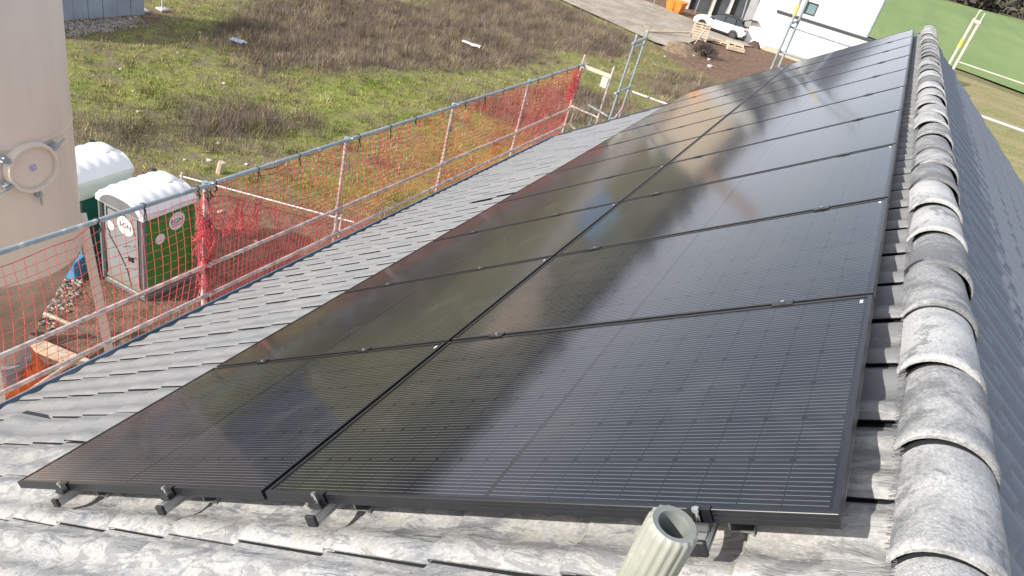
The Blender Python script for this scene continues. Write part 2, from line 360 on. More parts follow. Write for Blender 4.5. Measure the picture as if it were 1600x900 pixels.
def ground_material():
    g = G('ground'); P = g.pos(); at = g.n('VertexColor', layer_name='mask').outputs[0]; r, gr, b = g.n('SeparateColor', {0: at}).outputs
    n1 = g.noise(.55, P, 3, .65); n2 = g.noise(3.2, P, 4, .7); n3 = g.noise(17, P, 3, .7); n4 = g.noise(1.4, g.mapv(P, loc=(4, 8, 0)), 4, .65)
    grass = g.mix(g.ramp(n2, .3, .7), (.16, .175, .045), (.30, .295, .10)); grass = g.mix(g.math('MULTIPLY', g.ramp(n4, .40, .58), .9), grass, (.20, .165, .105))
    lush = g.mix(g.ramp(n2, .35, .65), (.18, .22, .045), (.31, .325, .09)); grass = g.mix(g.math('MULTIPLY', b, g.ramp(n1, .3, .6)), grass, lush)
    weed = g.mix(g.ramp(n3, .3, .7), (.085, .068, .052), (.20, .155, .12)); c = g.mix(r, grass, weed)
    dirt = g.mix(g.ramp(n2, .3, .72), (.125, .076, .052), (.26, .17, .12)); dirt = g.mix(g.math('MULTIPLY', g.ramp(n3, .58, .72), .7), dirt, (.33, .28, .22)); c = g.mix(gr, c, dirt)
    far = g.ramp(g.n('VectorMath', {0: P, 1: (0, 0, 0)}, operation='DISTANCE').outputs['Value'], 75, 110)
    c = g.mix(far, c, g.mix(g.noise(.02, P, 3), (.13, .13, .06), (.20, .17, .10)))
    return g.bsdf(c, .95, 0, g.bump(g.math('ADD', n3, n2), .9, .06), .2)
gm = gb.mesh('ground', ground_material(), 180)
ca = gm.color_attributes.new('mask', 'FLOAT_COLOR', 'POINT'); cd = []
for vx_, vy_, vz_ in gb.v:
    if -34 < vx_ < 20 and -5 < vy_ < 85: a, b, c = masks(vx_, vy_)
    else: a, b, c = 0, 0, 0
    cd += [a, b, c, 1]
ca.data.foreach_set('color', cd)
put('ground', gm, kind='structure')

def sheet(name, pts, z, mat, n=1):
    mb = MB(); mb.add([(x, y, z) for x, y in pts], [tuple(range(len(pts)))]); return mb.build(name, mat, kind='structure')
g = G('track_surface'); P = g.pos(); c = g.mix(g.ramp(g.noise(.7, P, 5, .6), .35, .65), (.30, .26, .21), (.42, .37, .31)); c = g.mix(g.math('MULTIPLY', g.ramp(g.noise(5, P, 5, .7), .5, .7), .5), c, (.20, .165, .13))
road_m = g.bsdf(c, .95, 0, g.bump(g.noise(12, P, 4), .5, .03), .2)
sheet('dirt_road', [(-60, 60), (-20.6, 53.4), (-15.2, 51.5), (-11.0, 49.9), (-9.5, 50.2), (-9.6, 56.8), (-7, 60.5), (-6, 62.6), (-16.2, 66.5), (-30, 68), (-60, 72)], GZ + .13, road_m)
g = G('crop_field'); P = g.pos(); c = g.mix(g.ramp(g.noise(.05, g.mapv(P, (1, .35, 1)), 6, .7), .3, .7), (.165, .245, .09), (.235, .30, .125)); c = g.mix(g.math('MULTIPLY', g.ramp(g.noise(.35, g.mapv(P, (1, .03, 1), (0, 0, -.5)), 5, .7), .45, .7), .6), c, (.165, .21, .085))
field_m = g.bsdf(c, .95, 0, None, .15)
sheet('crop_field', [(-9, 100), (-2, 97), (12.9, 93.0), (17.6, 91.1), (90, 62), (420, 10), (420, 330), (37, 278), (17, 255), (6.6, 240), (-14, 225)], GZ + .17, field_m)
g = G('dry_verge'); P = g.pos(); c = g.mix(g.ramp(g.noise(.5, g.mapv(P, (.3, 1, 1), (0, 0, .3)), 5, .65), .35, .65), (.30, .25, .13), (.17, .19, .06)); c = g.mix(g.ramp(g.noise(6, P, 4), .4, .7), c, (.36, .29, .17))
verge_m = g.bsdf(c, .95, 0, None, .15)
sheet('grass_verge', [(8, 20), (60, 10), (80, 60), (17, 86.0), (11.0, 88.6), (4, 80)], GZ + .16, verge_m)
kb = MB(); kb.box((14.5, 86.6, GZ + .06), (9, .55, .16), Matrix.Rotation(-.33, 3, 'Z')); kb.build('kerb', M['concrete_light'], kind='structure')

# ------------------------------------------------------------------ grass, weeds and gravel (stuff)
def tufts(name, n, area, test, hgt, wid, colors, label, cat, lean=.5, seed=1, per=3):
    rr = random.Random(seed); mb = MB(); cols = []; k = 0; tries = 0
    while k < n and tries < n * 30:
        tries += 1
        x = rr.uniform(*area[0]); y = rr.uniform(*area[1]); w = test(x, y)
        if rr.random() > w: continue
        k += 1; z = gh(x, y) - .02; cl = noise.noise((x * 1.3, y * 1.3, seed + 11)) + .6 * noise.noise((x * 3.1, y * 3.1, seed + 12)); hk_ = max(.35, 1 + cl * 1.1); spread = (.10 + .10 * rr.random()) * (1 if per < 10 else 1.3); q_ = noise.noise((x * .45, y * .45, seed)) * 1.3 + noise.noise((x * 1.7, y * 1.7, seed)) * .6; c = colors[max(0, min(len(colors) - 1, int((q_ * .5 + .5) * len(colors) + rr.uniform(-1.2, 1.2))))]; sh = rr.choice((.65, .85, 1.0, 1.0, 1.15, 1.4)) * (1 + .45 * noise.noise((x * .9, y * .9, seed + 5)))
        for q in range(per):
            a = rr.uniform(0, 6.283); h = hgt * hk_ * rr.uniform(.45, 1.25); w2 = wid * rr.uniform(.6, 1.3); l = h * lean * rr.uniform(0, 1); b = rr.uniform(0, 6.283)
            px, py = x + rr.uniform(-spread, spread), y + rr.uniform(-spread, spread); dx, dy = math.cos(a) * w2, math.sin(a) * w2
            o = len(mb.v); mb.v += [(px - dx, py - dy, z), (px + dx, py + dy, z), (px + math.cos(b) * l, py + math.sin(b) * l, z + h)]
            mb.f.append((o, o + 1, o + 2)); mb.mi.append(0); cols += [c[0] * sh, c[1] * sh, c[2] * sh, 1] * 3
    g = G(name + '_blade'); at = g.n('VertexColor', layer_name='tint').outputs[0]; m = g.bsdf(at, .85, 0, None, .15)
    me = mb.mesh(name, m); ca = me.color_attributes.new('tint', 'FLOAT_COLOR', 'POINT'); ca.data.foreach_set('color', cols)
    return put(name, me, kind='stuff', label=label, category=None) if False else tag(put(name, me), label, cat, None, 'stuff')
MK = {}
def mk(x, y):
    k = (round(x * 2), round(y * 2))
    if k not in MK: MK[k] = masks(k[0] / 2, k[1] / 2)
    return MK[k]
def seen(x, y):          # roughly inside the wedge of ground the house does not hide
    return x < -5.5 and y > 2 - (x + 5) * .3
def t_grass(x, y):
    if not seen(x, y): return 0
    a, b, c = mk(x, y); return max(0, (1 - b) * (1 - .6 * a)) * (.55 + .45 * c) * (1 if y < 30 else .7)
def t_weed(x, y):
    if not seen(x, y): return 0
    a, b, c = mk(x, y); q = noise.noise((x * .8, y * .8, 2)) * .5 + .5; return a * (1 - b) * (.4 + .6 * q) + (.03 if b < .4 and q > .62 else 0)
tufts('meadow_grass', 46000, ((-27, -3), (3, 56)), t_grass, .10, .014, [(.15, .215, .04), (.19, .235, .05), (.25, .27, .075), (.34, .325, .115), (.35, .30, .16), (.24, .19, .115)], 'short green and yellowing meadow grass behind the guardrail', 'grass', .9, 2)
tufts('dry_weeds', 26000, ((-27, -3), (8, 54)), t_weed, .40, .0065, [(.14, .11, .095), (.19, .15, .12), (.23, .175, .135), (.27, .215, .165), (.33, .26, .19)], 'tall brown dead weeds standing in patches on the meadow', 'weeds', .75, 3, 4)
def t_tuss(x, y):
    if not seen(x, y): return 0
    a, b, c = mk(x, y); return (1 - b) * (.25 + .75 * a) * (1 if noise.noise((x * .7, y * .7, 33)) > -.1 else .15)
tufts('grass_tussocks', 1500, ((-27, -3), (5, 56)), t_tuss, .30, .012, [(.15, .15, .05), (.24, .21, .10), (.34, .29, .17), (.30, .24, .15), (.20, .155, .11), (.14, .11, .085)], 'scattered taller tussocks of straw and green grass in the meadow', 'grass', .9, 6, 22)
def t_gravel(x, y):
    s = max(in_poly(x, y, [(-23.7, 14.5), (-23.7, 19.2), (-22.4, 18.6), (-22.2, 14.8)]), in_poly(x, y, [(-10.4, 5.0), (-10.2, 7.0), (-9.3, 6.7), (-8.4, 5.2)])); return max(0, min(1, s / .3 + .3))
def gravel():
    rr = random.Random(4); mb = MB(); k = 0
    while k < 2600:
        if rr.random() < .6: x, y = rr.uniform(-24, -22), rr.uniform(14, 19.5)
        else: x, y = rr.uniform(-10.8, -8), rr.uniform(4.5, 7.3)
        if rr.random() > t_gravel(x, y): continue
        k += 1; s = rr.uniform(.02, .055); z = gh(x, y) + s * .4; mb.cur = rr.randrange(3)
        vv = [(x + s * rr.uniform(.7, 1.2) * d[0], y + s * rr.uniform(.7, 1.2) * d[1], z + s * .7 * d[2]) for d in ((1, 0, 0), (-1, 0, 0), (0, 1, 0), (0, -1, 0), (0, 0, 1), (0, 0, -1))]
        mb.add(vv, [(0, 2, 4), (2, 1, 4), (1, 3, 4), (3, 0, 4), (2, 0, 5), (1, 2, 5), (3, 1, 5), (0, 3, 5)])
    mb.build('gravel', [plain('gravel_pale', (.42, .39, .33), .9), plain('gravel_tan', (.36, .30, .22), .9), plain('gravel_grey', (.22, .21, .20), .9)], kind='stuff', label='loose gravel beside the silo and below the concrete wall', cat='gravel')
gravel()

def clumps(name, spots, mats, seed, n, size, sq=(1, 1, 1)):
    """masses of leaf sized faces scattered through ellipsoids"""
    rr = random.Random(seed); mb = MB()
    for (cx, cy, cz, rx, ry, rz) in spots:
        for _ in range(n):
            while True:
                a, b, c = rr.uniform(-1, 1), rr.uniform(-1, 1), rr.uniform(-1, 1); q = a * a + b * b + c * c
                if .12 < q < 1: break
            s = size * rr.uniform(.5, 1.4); p = Vector((cx + a * rx, cy + b * ry, cz + c * rz))
            d1 = Vector((rr.gauss(0, 1), rr.gauss(0, 1), rr.gauss(0, 1))).normalized() * s; d2 = d1.cross(Vector((rr.gauss(0, 1), rr.gauss(0, 1), rr.gauss(0, 1)))).normalized() * s * .7
            mb.cur = rr.randrange(len(mats)); mb.add([p - d1, p + d2, p + d1, p - d2], [(0, 1, 2, 3)])
    return mb, mats
wood_m = [plain('wood_brown', (.10, .08, .065), .9), plain('wood_grey', (.14, .12, .11), .9), plain('wood_green', (.05, .065, .03), .9), plain('wood_dark', (.06, .055, .045), .9)]
sp = []; rr = random.Random(9)
x = -260
for i in range(150):
    t = i / 149; x = -330 + t * 700
    y = 262 + .0 * x + noise.noise((x * .01, 0, 0)) * 12 + max(0, x - 10) * .6
    h = rr.uniform(2.5, 5.5); sp.append((x, y + rr.uniform(-4, 12), GZ + h * .8, rr.uniform(3, 7), rr.uniform(3, 6), h))
for i in range(60):
    t = i / 59; a = math.radians(52 + t * 60); d = 230 + rr.uniform(-20, 20); h = rr.uniform(2.5, 5); sp.append((-math.sin(a) * d, math.cos(a) * d, GZ + h * .8, rr.uniform(4, 8), rr.uniform(4, 8), h))
mb, ms = clumps('distant_woods', sp, wood_m, 5, 130, 1.1); mb.build('distant_woods', ms, kind='stuff', label='distant brown and dark green scrub wood along the far edge of the field', cat='woods')

# ------------------------------------------------------------------ HOUSE and ROOF
Y0, Y1 = -0.72, 11.95
UE = -2.87; GAUGE = .41; TW = .333; V0 = -.056 - 2 * TW; N0 = -.165
house = empty('house', (0, 0, 0), label='tiled house whose pitched roof carries the solar panels', cat='house')
wb_ = MB(); ex = rf(UE, 0, -.2); wx0 = ex.x + .55; wx1 = 2 * XR - wx0; wy0, wy1 = Y0 + .25, Y1 - .2
zt = rf((wx0) / CP, 0, -.25).z
zr = rf(3.686, 0, -.30).z
wall_p = [(wx0, GZ), (wx1, GZ), (wx1, zt), (XR, zr), (wx0, zt)]
vv = [(x, wy0, z) for x, z in wall_p] + [(x, wy1, z) for x, z in wall_p]
wb_.add(vv, [(0, 1, 2, 3, 4), (9, 8, 7, 6, 5), (0, 5, 6, 1), (1, 6, 7, 2), (2, 7, 8, 3), (3, 8, 9, 4), (4, 9, 5, 0)])
wb_.build('wall', M['render'], house)
roof = put('roof', None, house)
rb = MB(); top = 3.66
for side in (0, 1):
    ps = [rf(UE + .06, Y0 + .02, N0 - .03), rf(top, Y0 + .02, N0 - .03), rf(top, Y1 - .02, N0 - .03), rf(UE + .06, Y1 - .02, N0 - .03)]
    qs = [rf(UE + .06, Y0 + .02, N0 - .09), rf(top, Y0 + .02, N0 - .09), rf(top, Y1 - .02, N0 - .09), rf(UE + .06, Y1 - .02, N0 - .09)]
    if side: ps = [ROT @ q for q in ps]; qs = [ROT @ q for q in qs]
    rb.add(ps + qs, [(0, 1, 2, 3), (7, 6, 5, 4), (0, 4, 5, 1), (1, 5, 6, 2), (2, 6, 7, 3), (3, 7, 4, 0)])
roof.data = None
deck = rb.build('roof_deck', M['dark_in'], roof)

PROF = [(-.030, .0155), (-.025, .0205), (-.008, .0300), (.014, .0330), (.036, .0305), (.058, .0220), (.078, .0120), (.098, .0055), (.118, .0035), (.138, .0045), (.156, .0095), (.174, .0185), (.194, .0265), (.214, .0295), (.234, .0265), (.252, .0175), (.268, .0085), (.282, .0050), (.296, .0040), (.302, .0010), (.335, .000)]
DARK = 18; PROF0 = [(a, b * .84) for a, b in PROF]
def tile_mesh(name, length, gauge_drop=.023, dusty=False, k_n=1.0):
    mb = MB(); rows = []; PROF = [(a, b * k_n) for a, b in PROF0]
    us = [(0.0, -.006), (.006, -.001), (.02, 0), (length, 0)]
    for u, dz in us:
        tl = gauge_drop * (1 - u / .45)
        rows.append([(u, v, n + tl + dz) for v, n in PROF])
    k = len(PROF); mb.grid(rows)
    for f in range(len(mb.f)):
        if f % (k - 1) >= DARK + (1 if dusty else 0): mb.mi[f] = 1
    low = [(0.003, v, n + gauge_drop - .018) for v, n in PROF]
    o = len(mb.v); mb.v += low
    for i in range(k - 1): mb.f.append((i + 1, i, o + i, o + i + 1)); mb.mi.append(0)
    e0 = [(u, PROF[0][0] + .003, PROF[0][1] + gauge_drop * (1 - u / .45) + dz - (.0075 if dusty else .0065)) for u, dz in us]
    o2 = len(mb.v); mb.v += e0
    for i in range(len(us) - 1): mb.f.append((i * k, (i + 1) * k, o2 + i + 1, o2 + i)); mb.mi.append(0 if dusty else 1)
    return mb.mesh(name, [M['tile'], M['edge_gap_shade']], 50)
TM = tile_mesh('roof_tile', .45, .016, False, .72); TMT = tile_mesh('roof_tile_cut', 3.70 - (UE + 15 * GAUGE), .023, False, 1.45); TMD = tile_mesh('roof_tile_dusty', .45, .023, True); TMTD = tile_mesh('roof_tile_cut_dusty', 3.70 - (UE + 15 * GAUGE), .023, True); TMR = tile_mesh('roof_tile_clean', .45, .023, False, 1.6); TMTR = tile_mesh('roof_tile_cut_clean', 3.70 - (UE + 15 * GAUGE), .023, False, 1.6)
def tile_me(s, k, j): return ((TMTR if k == 15 else TMR) if s else ((TMTD if k == 15 else TMD) if j < 3 else (TMT if k == 15 else TM)))
def px(P):
    q = RC.transposed() @ (P - CAM)
    return (800 + 1120.1 * q.x / -q.z, 450 - 1120.1 * q.y / -q.z, -q.z)
cand = []; rest = []
NC = 38
for s in (0, 1):
    for k in range(16):
        for j in range(NC):
            u, v = UE + k * GAUGE, V0 + j * TW
            if v + .3 > Y1 + .05: continue
            c = rf(u + .2, v + .16, -.12); c = ROT @ c if s else c
            X, Y, D = px(c)
            vis = D > .3 and -60 < X < 1660 and -60 < Y < 960
            if s == 0 and not (u < .15 or v < .1 or k == 15): vis = False
            if s == 1 and vis:
                nrm = (ROT.to_3x3() @ (MR.to_3x3() @ Vector((0, 0, 1)))); vis = nrm.dot(CAM - c) > 0
            cosv = abs((MR.to_3x3() @ Vector((0, 0, 1))).dot((CAM - c).normalized())) if s == 0 else abs(nrm.dot((CAM - c).normalized())) if vis else 0
            (cand if vis else rest).append((cosv / D ** 2 if vis else 0, s, k, j, u, v))
cand.sort(reverse=True); rest += cand[300:]; cand = cand[:300]
rr = random.Random(12)
def tile_mat(s, k, j, u, v, jit=True):
    n = N0; ry = 0; rz = 0; du = dv = 0
    if jit: n += rr.uniform(-.002, .003); du = rr.uniform(-.006, .006); rz = rr.uniform(-.006, .006); ry = rr.uniform(-.004, .004)
    if s == 0 and (k, j) == (2, 4): n += .055; ry = .12
    if s == 0 and (k, j) == (2, 3): n += .006; du = .05
    if s == 0 and j in (20, 21) and k in (4, 5, 6): n += .012; rz = .03
    if s == 0 and (k, j) == (5, 4): n += .012; rz = -.03
    L_ = T(u + du, v + dv, n) @ Matrix.Rotation(ry, 4, 'Y') @ RZ(rz)
    return (ROT @ MR if s else MR) @ L_
for _, s, k, j, u, v in cand:
    put('roof_tile', tile_me(s, k, j), roof, tile_mat(s, k, j, u, v))
jb = MB()
for _, s, k, j, u, v in rest:
    Mx = tile_mat(s, k, j, u, v); me = tile_me(s, k, j)
    o = len(jb.v); jb.v += [tuple(Mx @ p.co) for p in me.vertices]
    for p in me.polygons: jb.f.append(tuple(i + o for i in p.vertices)); jb.mi.append(p.material_index)
jb.build('roof_tile_rows', [M['tile'], M['edge_gap_shade']], roof, 50, kind='stuff')

# verge boards at both gables, gutters at both eaves
for s in (0, 1):
    for yy in (Y0 - .02, Y1 + .02):
        mb = MB(); ps = [rf(UE, yy, N0 + .045), rf(3.68, yy, N0 + .045), rf(3.68, yy, N0 - .15), rf(UE, yy, N0 - .15)]; w = .03 if yy > 0 else -.03
        if s: ps = [Vector((2 * XR - q.x, q.y, q.z)) for q in ps]
        ps2 = [q + Vector((0, w, 0)) for q in ps]; mb.add(ps + ps2, [(0, 1, 2, 3), (7, 6, 5, 4), (0, 4, 5, 1), (1, 5, 6, 2), (2, 6, 7, 3), (3, 7, 4, 0)])
        mb.build('verge_board', M['anthracite'], roof)
for s in (0, 1):
    mb = MB(); e = rf(UE + .05, 0, N0 - .005); cx, cz = e.x - .055, e.z - .035; R_ = .072
    prof = [(cx + math.cos(a) * R_, cz + math.sin(a) * R_ * .95) for a in [math.pi + math.pi * i / 12 for i in range(13)]]
    bead = [(cx - R_ - .006 + .009 * math.cos(a), cz + .004 + .009 * math.sin(a)) for a in [2 * math.pi * i / 8 for i in range(9)]]
    apron = [(cx + R_, cz), (cx + R_ + .03, cz + .03), (e.x + .13, e.z + .02)]
    for pr_ in (prof, bead, apron):
        P2 = [(2 * XR - x_ if s else x_, z_) for x_, z_ in pr_]
        mb.grid([[(x_, y_, z_) for x_, z_ in P2] for y_ in (Y0, 2.2, 5.5, 8.8, Y1)])
    mb.build('gutter', M['zinc'], roof, 60)

# ridge tiles: the lip of each lies over the far end of the one before it
def ridge_mesh():
    mb = MB(); n = 18; rows = []
    for y_, k, dz in ((0, 1.02, -.002), (.005, 1.04, .001), (.030, 1.04, .001), (.040, .995, -.005), (.18, .965, -.010), (.364, .930, -.020), (.366, .929, -.021), (.43, .915, -.024)):
        row = []
        for i in range(n + 1):
            t = -1 + 2 * i / n; a = t * 1.42
            x_ = math.sin(a) * .108 * k; z_ = (math.cos(a) - 1) * .098 * k + dz - (abs(t) ** 6) * .016
            row.append((x_, y_, z_))
        rows.append(row)
    mb.grid(rows)
    for f in range(6 * n, 7 * n): mb.mi[f] = 1  # dark band: shade of the gap under the next lip, put into the colour
    inner = [(x_ * .965, y_ + .001, z_ - .0105 * (1 - abs(i / n * 2 - 1) ** 3)) for i, (x_, y_, z_) in enumerate(rows[0])]
    o = len(mb.v); mb.v += inner
    for i in range(n): mb.f.append((i + 1, i, o + i, o + i + 1)); mb.mi.append(0)
    inner2 = [(x_ * .86, y_ + .40, z_ * .9 - .035) for x_, y_, z_ in inner]; mb.cur = 1; mb.grid([inner2, inner])  # lip underside coloured dark to hold the shade of the gap
    return mb.mesh('ridge_tile', [M['ridge'], M['edge_gap_shade']], 55)
RM = ridge_mesh(); ridge_z = 2.138; rr = random.Random(3)
yr = -.07 - .372 * 2
while yr < Y1 - .2:
    put('ridge_tile', RM, roof, T(XR + rr.uniform(-.004, .004), yr + rr.uniform(-.006, .006), ridge_z + rr.uniform(-.004, .004)) @ RZ(rr.uniform(-.03, .03)) @ Matrix.Rotation(.012 + rr.uniform(-.008, .008), 4, 'X') @ Matrix.Rotation(rr.uniform(-.05, .05), 4, 'Y'))
    yr += .372
mb = MB(); rr = random.Random(8)                         # the bristle strip below the ridge tiles
for s in (-1, 1):
    y_ = Y0
    while y_ < (6.0 if s < 0 else 2):
        a = Vector((XR + s * (.092 + rr.uniform(-.003, .003)), y_, ridge_z - .090)); b = a + Vector((s * rr.uniform(.012, .020), rr.uniform(-.006, .006), -rr.uniform(.010, .020)))
        mb.tube(a, b, .0012, 3, caps=False); y_ += rr.uniform(.003, .008)
mb.build('bristle_strip', M['dark_grey_plastic'], roof, kind='stuff')
mb = MB(); mb.box((XR, (Y0 + Y1) / 2, ridge_z - .115), (.13, Y1 - Y0 - .1, .05)); mb.build('ridge_batten', M['dark_in'], roof)

# ------------------------------------------------------------------ SOLAR PANELS
def frame_mesh():
    prof = [(-.0125, -.006), (-.0125, 0), (-.0012, 0), (0, -.0012), (0, -.0100), (.0010, -.0106), (.0010, -.0122), (0, -.0128), (0, -.0215), (.0010, -.0221), (.0010, -.0237), (0, -.0243), (0, -.035), (-.025, -.035)]
    mb = MB(); hx, hy = PL / 2, PW / 2; vv = []
    for o, z_ in prof:
        vv += [(-hx - o, -hy - o, z_), (hx + o, -hy - o, z_), (hx + o, hy + o, z_), (-hx - o, hy + o, z_)]
    fs = [(k * 4 + i, k * 4 + (i + 1) % 4, k * 4 + 4 + (i + 1) % 4, k * 4 + 4 + i) for k in range(len(prof) - 1) for i in range(4)]
    mb.add(vv, fs); return mb.mesh('panel_frame', M['black_alu'])
FM = frame_mesh()
hx, hy = PL / 2 - .0125, PW / 2 - .0125
mb = MB(); mb.add([(-hx, -hy, -.0022), (hx, -hy, -.0022), (hx, hy, -.0022), (-hx, hy, -.0022)], [(0, 1, 2, 3)]); GM = mb.mesh('panel_glass', M['glass'])
mb = MB(); mb.box((0, 0, -.0085), (2 * hx, 2 * hy, .003)); BM = mb.mesh('panel_backsheet', M['backsheet'])
CU, CV = .0912, .1800
def cell_pos():
    for i in range(18):
        x_ = (i - 8.5) * (CU + .0028) + (.006 if i > 8 else -.006)
        for j in range(6): yield x_, (j - 2.5) * (CV + .0042)
mb = MB(); c_ = .006; a, b = CU / 2, CV / 2
mb.add([(-a + c_, -b, 0), (a - c_, -b, 0), (a, -b + c_, 0), (a, b - c_, 0), (a - c_, b, 0), (-a + c_, b, 0), (-a, b - c_, 0), (-a, -b + c_, 0)], [tuple(range(8))])
CM = mb.mesh('solar_cell', M['cell'])
jb = MB()
for x_, y_ in cell_pos():
    jb.add([(p.co.x + x_, p.co.y + y_, 0) for p in CM.vertices], [tuple(range(8))])
g = G('solar_cell_sheet'); x, y, z = g.sep(g.obj())     # same cell, measured from the middle of the panel
s = g.math('FRACT', g.math('MULTIPLY', g.math('ADD', y, 3 * (CV + .0042)), 66 / (6 * (CV + .0042)))); wire = g.math('LESS_THAN', g.math('ABSOLUTE', g.math('SUBTRACT', s, .5)), .065)
cs_m = g.bsdf(g.mix(wire, (.029, .028, .036), (.85, .85, .85)), .45, 0, None, .3)
SM = jb.mesh('solar_cells', cs_m)
mb = MB(); mb.box((PL / 2 - .03, PW / 2 - .045, -.0015), (.009, .022, .0008)); LM = mb.mesh('barcode_label', M['sticker'])
ordn = ['nearest', 'second', 'third', 'fourth', 'fifth', 'sixth', 'seventh', 'eighth', 'ninth', 'farthest']
panels = []
for r in range(10):
    for c in range(2):
        side = 'ridge-side column beside the ridge tiles' if c else 'eave-side column above the bare tiles'
        if r == 0: lb = 'black solar panel in the nearest row, ' + side
        elif r == 9: lb = 'black solar panel in the farthest row, ' + side
        else: lb = 'black solar panel, %s row from the front, %s' % (ordn[r], side)
        jit = Matrix.Rotation(uni(-.0012, .0012), 4, 'X') @ Matrix.Rotation(uni(-.0012, .0012), 4, 'Y')
        Mx = MR @ T(PL / 2 + c * (PL + .02), PW / 2 + r * ROW, 0) @ jit
        e = empty('solar_panel', M=Mx, label=lb, cat='solar panel', group='solar panels on the roof')
        put('frame', FM, e); put('glass', GM, e); put('backsheet', BM, e); put('barcode_label', LM, e)
        if (r, c) in ((0, 0), (0, 1), (1, 1)):
            for x_, y_ in cell_pos(): put('solar_cell', CM, e, T(x_, y_, -.0062))
        else: put('solar_cells', SM, e, T(0, 0, -.0062), kind='stuff')
        panels.append(e)

RAILS = [.435, 1.215, 2.02, 3.225]; rl = ['lowest mounting rail nearest the eave under the panels', 'second mounting rail up from the eave under the panels', 'third mounting rail up from the eave under the panels', 'topmost mounting rail nearest the ridge under the panels']
for i, u in enumerate(RAILS):
    e = empty('mounting_rail', M=MR @ T(u, -.055, -.0355), label=rl[i], cat='rail', group='mounting rails')
    mb = MB(); ln = 11.62
    mb.box2((-.018, 0, -.038), (.018, ln, -.001)); mb.box2((-.020, .002, -.010), (.020, ln, -.006)); mb.box2((-.020, .002, -.034), (.020, ln, -.030)); mb.build('rail_body', M['alu'], e)
    mb = MB(); mb.bbox((-.0205, -.012, -.0395), (.0205, .001, .0005), .003); mb.build('end_cap', M['plastic_black'], e)
ends = ['end clamp on the lower left corner rail of the nearest panel row', 'end clamp left of the gap between the two nearest panels', 'end clamp just right of the gap between the two nearest panels', 'end clamp with raised bolt near the ribbed tube']
for i, u in enumerate(RAILS):
    e = empty('end_clamp', M=MR @ T(u, -.001, 0), label=ends[i], cat='clamp', group='end clamps on the front panel edge')
    mb = MB(); mb.box2((-.026, -.003, .0012), (.026, .011, .0042)); mb.box2((-.026, -.0062, -.0345), (.026, -.0034, .0040)); mb.box2((-.026, -.028, -.0345), (.026, -.0066, -.0315)); mb.box2((-.026, -.030, -.0344), (.026, -.0282, -.012)); mb.build('bracket', M['black_alu'], e)
    mb = MB(); mb.tube((0, -.017, -.031), (0, -.017, .008), .0042, 8); mb.tube((0, -.017, .008), (0, -.017, .016), .0085, 6); mb.build('bolt', M['steel'], e, 40)
ordn2 = ['', 'first', 'second', 'third', 'fourth', 'fifth', 'sixth', 'seventh', 'eighth', 'ninth']
for r in range(1, 10):
    for u in RAILS:
        e = empty('mid_clamp', M=MR @ T(u, r * ROW - .01, 0), label='mid clamp with bright bolt, %s seam from the front, %s rail from eave' % (ordn2[r], ordn2[RAILS.index(u) + 1]), cat='clamp', group='mid clamps in the panel seams')
        mb = MB() if r == 1 and u == RAILS[0] else None
        if mb:
            mb.box2((-.035, -.019, .0012), (.035, .019, .0036)); mb.box2((-.035, -.0085, -.034), (.035, .0085, .0010)); CLM = mb.mesh('clamp_plate', M['black_alu'])
            mb = MB(); mb.tube((0, 0, .0037), (0, 0, .0105), .0072, 8); BOM = mb.mesh('bolt', M['steel'], 40)
        put('clamp_plate', CLM, e); put('bolt', BOM, e)
# roof hooks below the front panel edge
hk = ['grey roof hook beneath the lowest rail at the front', 'grey roof hook beneath the second rail at the front', 'dark curved roof hook beneath the third rail at the front', 'roof hook beneath the topmost rail at the front']
for i, u in enumerate(RAILS):
    e = empty('roof_hook', M=MR @ T(u, .10, -.075), label=hk[i], cat='hook', group='roof hooks')
    mb = MB(); mb.box2((.021, -.015, -.045), (.026, .02, .036)); mb.box2((.026, -.015, -.05), (.075, .02, -.045)); mb.box2((.070, -.015, -.058), (.075, .02, -.05)); mb.build('hook_arm', M['alu'], e)
    mb = MB(); mb.tube((.0255, .002, .018), (.034, .002, .018), .008, 6); mb.build('bolt', M['steel'], e, 40)

# ------------------------------------------------------------------ RIBBED TUBE in the foreground (top of a scaffold standard)
e = empty('scaffold_tube', (2.555, -.785, 2.533), label='ribbed grey green scaffold tube with open top in the foreground', cat='tube')
mb = MB(); n = 72; rows = []
for z_, k in ((0.0, .9), (-.0025, 1.0), (-.01, 1.02), (-1.6, 1.02)):
    rows.append([((.0215 * k + .0011 * math.cos(a * 18) * (0 if z_ == 0 else 1)) * math.cos(a), (.0215 * k + .0011 * math.cos(a * 18) * (0 if z_ == 0 else 1)) * math.sin(a), z_) for a in [2 * math.pi * i / n for i in range(n + 1)]])
mb.grid(rows); mb.build('tube_wall', M['tube'], e, 70)
mb = MB(); mb.lathe([(.0194, 0.0), (.0142, -.001), (.0130, -.005), (.0130, -.35), (0, -.351)], n=36); mb.build('bore', plain('dull_tube_inside', (.20, .215, .20), .6, .1), e, 60)

